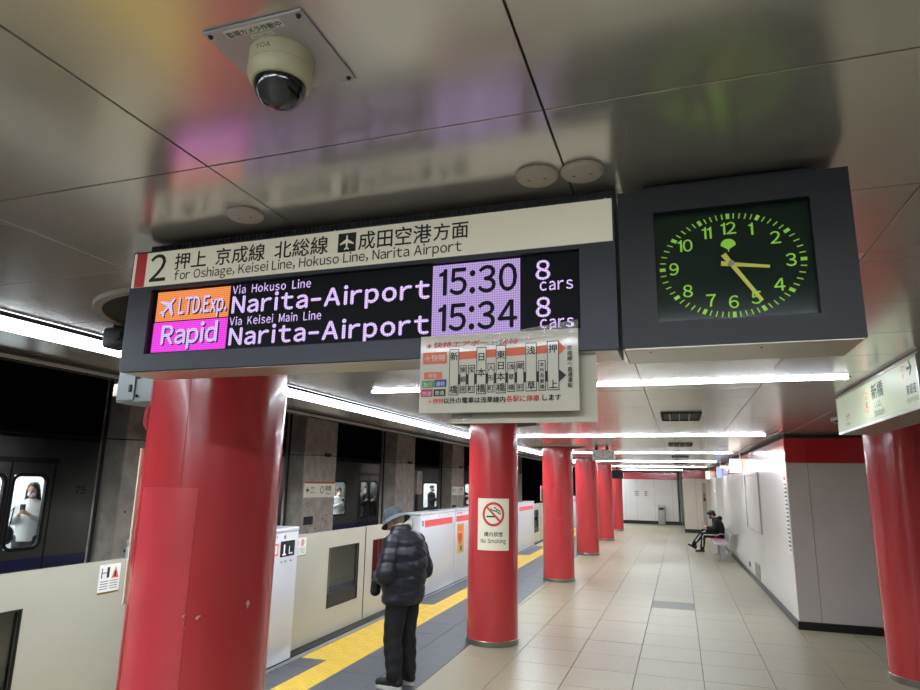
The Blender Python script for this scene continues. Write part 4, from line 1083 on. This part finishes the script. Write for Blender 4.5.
part(t, 'frame', wall_box(MB(), 13.75, 14.45, .12, .40, .001, .012), 'bin_grey')
for k in range(6): part(t, 'slat', wall_box(MB(), 13.82, 14.38, .15+.04*k, .165+.04*k, .0125, .018), 'ink_grey')
t = thing('wall_socket', 'small dark socket on the wall left of the grille', 'socket', (on_wall(15.4), 15.4, .2))
part(t, 'plate', wall_box(MB(), 15.28, 15.55, .19, .29, .001, .01), 'ink_grey'); part(t, 'outlet', wall_box(MB(), 15.36, 15.47, .21, .27, .0105, .014), 'ink_black')
for (y, z0, z1, m_, lab, dx) in ((15.6, 2.14, 2.44, 'lit_panel_bright', 'bright white lit sign box under the ceiling on the right wall', .24), (21.5, 2.10, 2.42, 'lit_blue', 'pale blue lit sign box farther along the right wall', .14), (27.4, 2.12, 2.44, 'lit_panel_bright', 'small lit sign box at the far end of the right wall', .17)):
    xw = on_wall(y)
    t = thing('sign_box', lab, 'sign', (xw-.1, y, z0), 0, 'small lit sign boxes')
    part(t, 'case', MB().box(xw-dx, xw-.002, y, y+.12, z0, z1), 'grey_sign'); part(t, 'lit_face', MB().box(xw-dx+.006, xw-.01, y-.004, y, z0+.006, z1-.006), m_)
    part(t, 'lit_side', MB().box(xw-dx-.004, xw-dx, y+.006, y+.114, z0+.006, z1-.006), m_)
    part(t, 'hanger', MB().box(xw-.04, xw-.015, y+.03, y+.06, z1, ZC-.002), 'grey_sign')
t = thing('alarm_panel', 'narrow panel with a red alarm button on the far corner block', 'panel', (.98, BY0-.02, .9))
part(t, 'panel', MB().box(.86, 1.02, BY0-.03, BY0-.013, .2, 2.0), 'bin_grey'); part(t, 'red_button', MB().box(.90, .98, BY0-.036, BY0-.031, 1.42, 1.58), 'ink_red'); part(t, 'black_plate', MB().box(.90, .98, BY0-.036, BY0-.031, 1.26, 1.40), 'ink_black')
t = thing('drain_pipe', 'grey vertical pipes in the corner of the end wall', 'pipe', (.06, 33.8, 0))
for x in (-.06, .06): part(t, 'pipe', MB().tube([(x, 33.88, 0), (x, 33.88, ZC-.002)], .045, 12), 'concrete_dark' if x < 0 else 'grey_box', True)
for (x0, x1, lab) in ((-2.18-.0, -1.88, 'left small grey notice on the end wall'), (-1.72, -1.46, 'right small grey notice on the end wall')):
    t = thing('wall_notice', lab, 'notice', ((x0+x1)/2, Y_END-.02, 1.3), 0, 'notices on the end wall')
    n_ = part(t, 'sheet', MB().box(x0, x1, Y_END-.018, Y_END-.0125, 1.30, 1.63), 'grey_sign')
    for k in range(3): part(n_, 'print_mark', MB().box(x0+.05, x1-.08, Y_END-.0195, Y_END-.0185, 1.36+.09*k, 1.39+.09*k), 'ink_black', root=t)
t = thing('pedestal', 'grey pedestal machine standing against the end wall', 'machine', (-.9, 33.8, 0))
part(t, 'body', MB().rbox(-1.06, -.73, 33.62, 33.94, 0.002, .92, .02), 'bin_grey', True); part(t, 'screen', MB().box(-1.00, -.79, 33.612, 33.619, .70, .82), 'ink_black'); part(t, 'base', MB().box(-1.03, -.76, 33.64, 33.92, 0, .003), 'ink_black')
t = thing('floor_line', 'thin yellow guide line across the floor before the end wall', 'line', (-1.2, 29.9, 0))
part(t, 'strip', MB().box(-2.6, .1, 29.86, 29.98, .0005, .004), 'tactile_yellow')

# ---- bench
t = thing('bench', 'grey metal bench with pink seats along the right wall', 'bench', (1.02, 19.3, 0))
for y in (18.2, 19.85):
    l_ = part(t, 'leg', MB().rbox(.90, 1.02, y-.06, y+.06, .015, .40, .012), 'bench_metal'); part(l_, 'foot_plate', MB().rbox(.82, 1.10, y-.08, y+.08, 0, .016, .004, 1), 'bench_metal', root=t)
part(t, 'beam', MB().box(.92, 1.0, 17.9, 20.6, .34, .39), 'bench_metal')
for k in range(5):
    y = 17.95+.54*k
    part(t, 'seat', MB().rbox(.76, 1.14, y, y+.46, .39, .425, .015), 'bench_pink' if k > 2 else 'bench_metal', True)
    part(t, 'backrest', MB().rbox(-.02, .02, y, y+.46, -.02, .26, .015).moved(Matrix.Translation((1.13, 0, .44)) @ Matrix.Rotation(R(10), 4, 'Y')), 'bench_metal', True)
part(t, 'arm_loop', MB().tube([(1.12, 18.47, .40), (1.10, 18.47, .62), (.95, 18.47, .64), (.82, 18.47, .60), (.80, 18.47, .40)], .014), 'bench_metal', True)

# ================================================================== PEOPLE
def capsule(p0, p1, ra, rb, n_=14, k=5):
    p0, p1 = Vector(p0), Vector(p1); ax = (p1-p0); l = ax.length; ax = ax.normalized() if l > 1e-6 else Vector((0, 0, 1))
    a = ax.cross(Vector((0, 0, 1)) if abs(ax.z) < .9 else Vector((1, 0, 0))).normalized(); b = ax.cross(a)
    rings = [(p0-ax*ra*math.cos(PI/2*i/k), ra*math.sin(PI/2*i/k)) for i in range(1, k+1)]+[(p1+ax*rb*math.sin(PI/2*i/k), rb*math.cos(PI/2*i/k)) for i in range(0, k)]
    v = [(p0-ax*ra)[:]]; f = []
    for c, r_ in rings:
        for i in range(n_): v.append((c+(a*math.cos(2*PI*i/n_)+b*math.sin(2*PI*i/n_))*r_)[:])
    v.append((p1+ax*rb)[:]); m_ = len(rings)
    f += [(0, 1+(i+1) % n_, 1+i) for i in range(n_)]
    for j in range(m_-1):
        for i in range(n_): f.append((1+j*n_+i, 1+j*n_+(i+1) % n_, 1+(j+1)*n_+(i+1) % n_, 1+(j+1)*n_+i))
    e = len(v)-1; f += [(e, 1+(m_-1)*n_+i, 1+(m_-1)*n_+(i+1) % n_) for i in range(n_)]
    return v, f
def ellip(c, r_, m=None):
    v, f = capsule((0, 0, 0), (0, 0, 1e-7), 1, 1, 18, 8)
    mm = Matrix.Translation(c) @ (m or Matrix()) @ Matrix.Diagonal((*r_, 1))
    return [(mm @ Vector(p))[:] for p in v], f
def rings(rs, n_=28):
    """closed loft: (cx, cy, cz, rx, ry[, tilt])"""
    v = []; f = []
    for q in rs:
        cx_, cy_, cz_, rx, ry = q[:5]; tl = q[5] if len(q) > 5 else 0
        for i in range(n_):
            a = 2*PI*i/n_; s = 1+.06*math.cos(2*a)**2
            v.append((cx_+rx*s*math.cos(a), cy_+ry*s*math.sin(a), cz_+tl*math.sin(a)))
    for j in range(len(rs)-1):
        for i in range(n_): f.append((j*n_+i, j*n_+(i+1) % n_, (j+1)*n_+(i+1) % n_, (j+1)*n_+i))
    f += [tuple(range(n_))[::-1], tuple((len(rs)-1)*n_+i for i in range(n_))]
    return v, f
def blob(parent, name, prims, m, vox=.010, sm=6, post=None, label=None):
    b = MB()
    for v, f in prims: b.add(v, f)
    me = b.mesh('tmp'); o = bpy.data.objects.new('tmp', me); COL.objects.link(o)
    md = o.modifiers.new('r', 'REMESH'); md.mode = 'VOXEL'; md.voxel_size = vox; md.use_smooth_shade = True
    ms = o.modifiers.new('s', 'SMOOTH'); ms.iterations = sm; ms.factor = .5
    bpy.context.view_layer.update(); dg = bpy.context.evaluated_depsgraph_get()
    out_ = bpy.data.meshes.new_from_object(o.evaluated_get(dg)); out_.name = name
    bpy.data.objects.remove(o); bpy.data.meshes.remove(me)
    if post:
        n_ = len(out_.vertices); co = np.empty(n_*3); out_.vertices.foreach_get('co', co); no = np.empty(n_*3); out_.vertices.foreach_get('normal', no)
        out_.vertices.foreach_set('co', post(co.reshape(-1, 3), no.reshape(-1, 3)).ravel()); out_.update()
    out_.polygons.foreach_set('use_smooth', [True]*len(out_.polygons))
    ob = link(name, out_, m, parent)
    if label: ob['label'] = label
    return ob
def xf(prims, m): return [([(m @ Vector(p))[:] for p in v], f) for v, f in prims]
def head_prims():
    """head about its own centre, looking +Y"""
    p = [ellip((0, -.008, .02), (.074, .092, .092)), ellip((0, .012, -.035), (.060, .070, .072)), ellip((0, .045, -.085), (.034, .030, .026)),
         capsule((0, .082, .005), (0, .103, -.028), .010, .014), ellip((.016, .086, -.032), (.010, .010, .008)), ellip((-.016, .086, -.032), (.010, .010, .008)),
         ellip((0, .078, -.060), (.024, .010, .007)), ellip((0, .075, -.070), (.020, .011, .007))]
    for s in (-1, 1):
        p += [ellip((s*.077, -.006, -.008), (.010, .020, .032), Matrix.Rotation(s*-.25, 4, 'Z')), ellip((s*.030, .074, .028), (.022, .012, .008))]
    return p
def hand_prims(w_, palm_dir, nrm, thumb, s=1.0, curl=.9):
    """palm and five bent fingers; palm_dir: wrist to knuckles, nrm: back of hand, thumb: side of the thumb"""
    w_ = Vector(w_); d_ = Vector(palm_dir).normalized(); nn = Vector(nrm).normalized(); th = Vector(thumb).normalized(); out_ = []
    m = Matrix((th, d_, nn)).transposed().to_4x4()
    out_.append(ellip(w_+d_*.045*s, (.040*s, .050*s, .016*s), m))
    for k, ln in enumerate((.070, .080, .074, .058)):
        off = (.030-.020*k)*s; b0 = w_+d_*.080*s+th*off
        a = curl*.35; q1 = b0+(d_*math.cos(a)-nn*math.sin(a))*ln*.45*s
        a = curl*1.1; q2 = q1+(d_*math.cos(a)-nn*math.sin(a))*ln*.33*s
        a = curl*1.7; q3 = q2+(d_*math.cos(a)-nn*math.sin(a))*ln*.26*s
        out_ += [capsule(b0-d_*.02*s, q1, .0100*s, .0090*s, 8, 3), capsule(q1, q2, .0090*s, .0084*s, 8, 3), capsule(q2, q3, .0084*s, .0074*s, 8, 3)]
    t0 = w_+d_*.028*s+th*.030*s; t1 = t0+(th*.6+d_*.7-nn*.3).normalized()*.038*s; t2 = t1+(th*.1+d_*.8-nn*.55).normalized()*.030*s
    out_ += [capsule(t0-th*.012*s, t1, .013*s, .0105*s, 8, 3), capsule(t1, t2, .0105*s, .0085*s, 8, 3)]
    return out_
def eyes(par, m):
    for s in (-1, 1):
        v, f = ellip((s*.031, .080, .010), (.012, .008, .0055)); b = MB().add(v, f); b.moved(m); part(par, 'eye', b, 'ink_black', True, False)

# ---------- standing man
fx, fy = -.96, .28
man = thing('person', 'man in dark quilted jacket and grey bucket hat standing before the gate', 'person', (-2.475, 5.80, 0), math.atan2(-fx, fy))
HM = Matrix.Translation((0, .140, 1.428)) @ Matrix.Rotation(R(-30), 4, 'X')
legs = lambda g: [capsule((s*.085, 0, .80), (s*.095, .025+.0*s, .44), .095+g, .062+g) for s in (-1, 1)]+[capsule((s*.095, .025, .44), (s*.100, -.01, .10), .062+g, .045+g) for s in (-1, 1)]
arms = [capsule((s*.185, .01, 1.25), (s*.265, .0, .97), .060, .048) for s in (-1, 1)]+[capsule((s*.265, .0, .97), (s*.095, .205, .945), .046, .032) for s in (-1, 1)]
hands = hand_prims((-.095, .205, .945), (.45, .85, .05), (-.75, .25, .6), (.3, .1, .9))+hand_prims((.095, .205, .945), (-.45, .85, .05), (.75, .25, .6), (-.3, .1, .9))
body = legs(0)+arms+hands+[rings([(0, 0, .78, .15, .11), (0, .0, .95, .14, .10), (0, .02, 1.15, .155, .105), (0, .03, 1.28, .15, .09), (0, .04, 1.34, .07, .06)]), capsule((0, .04, 1.30), (0, .105, 1.42), .055, .052)]
body += [capsule((s*.10, -.01, .10), (s*.105, .01, .05), .04, .04) for s in (-1, 1)]+[capsule((s*.105, -.02, .050), (s*.110, .07, .045), .032, .024) for s in (-1, 1)]
body += xf(head_prims(), HM)
bd = blob(man, 'body', body, 'skin', .0065, 5)
eyes(bd, HM)
blob(man, 'hair', xf([ellip((0, -.018, .018), (.079, .094, .090))], HM), 'hair_grey', .008, 2)
def quilt(co, no):
    z = co[:, 2]-.35*np.abs(co[:, 0])*0
    lean = z+.10*co[:, 1]-.02*np.sin(co[:, 0]*9)
    ph = (lean-.70)/.132
    puff = np.abs(np.sin(PI*ph))**.38
    wr_ = np.sin(co[:, 0]*55+z*37)*np.sin(z*61+co[:, 1]*47)
    out_ = co+no*((puff-.8)*.017+wr_*.0030)[:, None]
    return out_
jk = [rings([(0, .005, .705, .195, .150), (0, .005, .74, .225, .172), (0, .0, .90, .232, .180), (0, -.01, 1.05, .240, .188), (0, -.005, 1.17, .240, .180), (0, .005, 1.27, .218, .155), (0, .03, 1.335, .150, .112), (0, .04, 1.37, .100, .090)])]
jk += [capsule((s*.175, .01, 1.235), (s*.285, -.015, .985), .098, .090) for s in (-1, 1)]+[capsule((s*.285, -.015, .985), (s*.115, .205, .930), .090, .064) for s in (-1, 1)]
blob(man, 'jacket', jk, 'jacket_navy', .010, 6, quilt)
cl = [rings([(0, .040, 1.300, .130, .110), (0, .050, 1.34, .116, .102), (0, .062, 1.375, .102, .096, -.02), (0, .070, 1.395, .090, .086, -.02)])]
blob(man, 'collar', cl, 'jacket_navy', .008, 4)
def creases(co, no):
    z = co[:, 2]; w_ = np.sin(z*38+co[:, 0]*24)*np.sin(co[:, 1]*40+z*17)
    return co+no*(w_*.006*np.clip(1.2-z, .3, 1))[:, None]
tr_ = [capsule((s*.082, 0, .78), (s*.098, .03, .44), .110, .088) for s in (-1, 1)]+[capsule((s*.098, .03, .44), (s*.102, -.005, .115), .088, .074) for s in (-1, 1)]+[ellip((0, -.01, .80), (.19, .145, .11))]
blob(man, 'trousers', tr_, 'trouser_black', .009, 5, creases)
def shoe(par, x, y, rz, m='shoe_black', s=1.0, pitch=0, z0=0, sole_m='sole_white'):
    mm = Matrix.Translation((x, y, z0)) @ Matrix.Rotation(rz, 4, 'Z') @ Matrix.Rotation(pitch, 4, 'X') @ Matrix.Scale(s, 4)
    sh_ = blob(par, 'shoe', xf([capsule((0, -.065, .060), (0, .01, .062), .046, .046), capsule((0, .0, .055), (0, .125, .046), .044, .036), capsule((0, -.06, .08), (0, -.05, .11), .042, .044)], mm), m, .007, 4)
    out_l = [(.046*math.cos(a)*(1.0 if math.sin(a) < 0 else .98), .02+(.135 if math.sin(a) > 0 else .125)*math.sin(a)) for a in [2*PI*i/24 for i in range(24)]]
    b = MB().prism(out_l, 0.0, .030, lambda a, b_, h: (a, b_, h)); b.moved(mm); part(sh_, 'sole', b, sole_m, True, False)
shoe(man, -.105, .02, R(12)); shoe(man, .11, .03, R(-8))
hm = HM @ Matrix.Translation((0, -.008, .036)) @ Matrix.Scale(1.06, 4)
hat = thing('bucket_hat', 'grey tweed bucket hat on the standing man', 'hat', (0, 0, 0)); 
hat.parent = man
bpy.data.objects.remove(hat)
ht = MB().lathe([(.001, .092), (.045, .091), (.070, .085), (.081, .070), (.088, .030), (.094, -.004)], (0, 0, 0), 48).moved(hm @ Matrix.Diagonal((.96, 1.08, 1, 1)))
crown = part(man, 'hat_crown', ht, 'hat_grey', True, False)
br_ = MB().lathe([(.092, .0), (.112, -.018), (.137, -.046), (.135, -.050), (.110, -.023), (.090, -.006)], (0, 0, 0), 48, cap=False).moved(hm @ Matrix.Diagonal((.96, 1.06, 1, 1)))
part(crown, 'hat_brim', br_, 'hat_brim', True, False)
part(man, 'phone', MB().rbox(-.036, .036, .285, .294, .945, 1.09, .004).moved(Matrix.Translation((0, .0, 0))), 'phone_black', True, False)
bag = [ellip((-.14, .225, .845), (.050, .045, .065)), ellip((-.14, .225, .805), (.052, .048, .045))]
blob(man, 'pouch', bag, 'cloth_black', .009, 4); part(man, 'pouch_strap', MB().tube([(-.14, .225, .89), (-.135, .22, .94), (-.13, .21, .985)], .008), 'cloth_black', True, False)

# ---------- seated person
sit = thing('person', 'person in black with a face mask sitting on the bench looking down', 'person', (.98, 20.2, 0), R(90))
HS = Matrix.Translation((0, .155, 1.055)) @ Matrix.Rotation(R(-32), 4, 'X')
LL = [((-.09, -.02, .49), (-.10, .41, .50)), ((-.10, .41, .50), (-.10, .46, .10))]
RL = [((.09, -.02, .50), (.08, .40, .58)), ((.08, .40, .58), (.07, .68, .22))]
def seg2(g): return [capsule(LL[0][0], LL[0][1], .078+g, .055+g), capsule(LL[1][0], LL[1][1], .055+g, .040+g), capsule(RL[0][0], RL[0][1], .078+g, .055+g), capsule(RL[1][0], RL[1][1], .055+g, .040+g)]
sb = seg2(0)+[rings([(0, 0, .44, .15, .11), (0, -.02, .6, .145, .10), (0, .0, .80, .16, .11), (0, .05, .93, .14, .085), (0, .07, .97, .07, .06)]), capsule((0, .07, .93), (0, .13, 1.02), .05, .05)]
sb += [capsule((s*.18, .04, .88), (s*.22, .12, .66), .05, .042) for s in (-1, 1)]+[capsule((s*.22, .12, .66), (s*.08, .32, .70), .040, .030) for s in (-1, 1)]
sb += hand_prims((-.08, .32, .70), (.4, .8, .3), (-.7, .3, .4), (.3, 0, .9))+hand_prims((.08, .32, .70), (-.4, .8, .3), (.7, .3, .4), (-.3, 0, .9))+xf(head_prims(), HS)
sb += [capsule((-.10, .46, .07), (-.10, .52, .055), .030, .024), capsule((.07, .70, .20), (.07, .745, .20), .030, .022)]
bs = blob(sit, 'body', sb, 'skin', .0085, 4); eyes(bs, HS)
blob(sit, 'hair', xf([ellip((0, -.022, .030), (.090, .100, .098)), ellip((0, .055, .075), (.060, .045, .040)), ellip((0, -.06, -.03), (.07, .05, .06))], HS), 'hair_black', .010, 3)
blob(sit, 'face_mask', xf([ellip((0, .062, -.052), (.058, .050, .042))], HS), 'cloth_black', .008, 3)
blob(sit, 'hooded_top', [rings([(0, 0, .42, .18, .15), (0, -.02, .6, .18, .145), (0, .0, .80, .20, .145), (0, .04, .92, .165, .115), (0, .06, .985, .085, .085)]), ellip((0, -.06, .96), (.10, .07, .07))]
     + [capsule((s*.18, .04, .87), (s*.235, .11, .66), .072, .062) for s in (-1, 1)]+[capsule((s*.235, .11, .66), (s*.11, .28, .69), .060, .045) for s in (-1, 1)], 'cloth_black', .011, 5, creases)
tr2 = blob(sit, 'trousers', seg2(.018)+[ellip((0, 0, .50), (.19, .15, .10))], 'cloth_black', .011, 4, creases)
for pth in ([(-.176, .02, .50), (-.171, .2, .505), (-.166, .40, .505), (-.160, .425, .47), (-.152, .44, .30), (-.145, .45, .16)], [(.005, .34, .60), (.0, .42, .565), (.005, .52, .435), (.012, .62, .30)]):
    part(tr2, 'side_stripe', MB().tube(pth, .016, 8), 'cloth_white', True, False)
shoe(sit, -.10, .50, R(4), s=.95); shoe(sit, .07, .725, 0, s=.95, pitch=R(28), z0=.10)
part(sit, 'phone', MB().rbox(-.036, .036, .40, .409, .70, .84, .004), 'phone_black', True, False)

# ---------- passengers
def passenger(label, x, y, rz, top, hairm='hair_black', mask='mask_white', h=1.62, woman=False, sit_=False):
    p = thing('person', label, 'person', (x, y, 0), rz, 'passengers in the train')
    k = h/1.62; HP = Matrix.Translation((0, .03, 1.50)) @ Matrix.Rotation(R(-16), 4, 'X')
    bb = [capsule((s*.085, 0, .80), (s*.09, .02, .44), .09, .06) for s in (-1, 1)]+[capsule((s*.09, .02, .44), (s*.09, 0, .06), .06, .045) for s in (-1, 1)]+[capsule((s*.09, -.03, .04), (s*.09, .14, .035), .036, .03) for s in (-1, 1)]
    bb += [rings([(0, 0, .78, .15, .11), (0, 0, 1.0, .13, .095), (0, 0, 1.2, .15, .10), (0, 0, 1.32, .14, .08), (0, 0, 1.36, .06, .06)]), capsule((0, 0, 1.33), (0, .01, 1.43), .048, .048)]
    A = [capsule((s*.17, 0, 1.28), (s*.21, .02, 1.03), .045, .038) for s in (-1, 1)]+[capsule((s*.21, .02, 1.03), (s*.07, .24, 1.15), .036, .026) for s in (-1, 1)]
    bb += A+hand_prims((-.07, .24, 1.15), (.4, .7, .4), (-.7, .3, .4), (.3, 0, .9))+hand_prims((.07, .24, 1.15), (-.4, .7, .4), (.7, .3, .4), (-.3, 0, .9))+xf(head_prims(), HP)
    o = blob(p, 'body', bb, 'skin', .012, 3)
    hp = [ellip((0, -.02, .03), (.084, .098, .092))]+([capsule((0, -.06, -.02), (0, -.07, -.20), .075, .065), capsule((.07, -.01, 0), (.085, .0, -.17), .028, .03), capsule((-.07, -.01, 0), (-.085, .0, -.17), .028, .03)] if woman else [])
    blob(p, 'hair', xf(hp, HP), hairm, .012, 3); blob(p, 'face_mask', xf([ellip((0, .060, -.052), (.055, .050, .042))], HP), mask, .010, 3)
    blob(p, 'top', [rings([(0, 0, .76, .17, .13), (0, 0, 1.0, .16, .12), (0, 0, 1.2, .175, .125), (0, 0, 1.31, .15, .095), (0, 0, 1.37, .07, .07)])]+[capsule((s*.17, 0, 1.27), (s*.215, .02, 1.03), .062, .052) for s in (-1, 1)]+[capsule((s*.215, .02, 1.03), (s*.09, .21, 1.13), .050, .040) for s in (-1, 1)], top, .013, 4)
    blob(p, 'trousers', [capsule((s*.085, 0, .80), (s*.09, .02, .44), .105, .08) for s in (-1, 1)]+[capsule((s*.09, .02, .44), (s*.09, 0, .10), .08, .065) for s in (-1, 1)], 'cloth_dark', .014, 4)
    part(p, 'phone', MB().rbox(-.036, .036, .31, .319, 1.16, 1.30, .003), 'phone_black', True, False)
    p.scale = (k, k, k)
    return p
wm = passenger('woman in a white top with long black hair inside the lit train door window', XT-.48, 7.70, R(-148), 'cloth_white', h=1.70, woman=True)
q0 = passenger('passenger in white seen through the train window behind the station plate pillar', XT-.40, 17.30, R(-120), 'cloth_white', h=1.62)
src = passenger('dark dressed passenger behind the left door window beyond the pillar', XT-.32, 18.36, R(-70), 'cloth_dark', h=1.70, mask='cloth_dark')
for (y, a, lab) in ((18.98, -95, 'dark dressed passenger behind the right door window beyond the pillar'), (24.85, -100, 'dark dressed passenger in the train window above the striped gate housing'), (28.95, -120, 'dark dressed passenger in the farthest visible train window')):
    c = copy_tree(src); c.location = (XT-.34, y, 0); c.rotation_euler = (0, 0, R(a)); c['label'] = lab
t = thing('shoulder_bag', 'dark bag hanging beside the woman in the train door window', 'bag', (XT-.22, 7.12, .0))
blob(t, 'bag_body', [ellip((-.02, 0, .95), (.08, .16, .13)), ellip((-.02, 0, .88), (.08, .17, .10))], 'cloth_dark', .014, 3); part(t, 'strap', MB().tube([(-.02, -.10, 1.03), (-.04, .02, 1.2), (-.05, .14, 1.32), (-.04, .10, 1.03)], .01, 6), 'cloth_black', True, False)
t = thing('train_poster', 'dark framed notice on the far inside wall of the train', 'notice', (XT-2.64, 7.6, 1.3))
part(t, 'sheet', MB().box(XT-2.658, XT-2.645, 7.4, 8.2, 1.15, 1.55), 'ink_grey'); part(t, 'frame', MB().box(XT-2.66, XT-2.655, 7.36, 8.24, 1.11, 1.59), 'ink_black')
for o in (XT,): pass
bpy.context.view_layer.update()
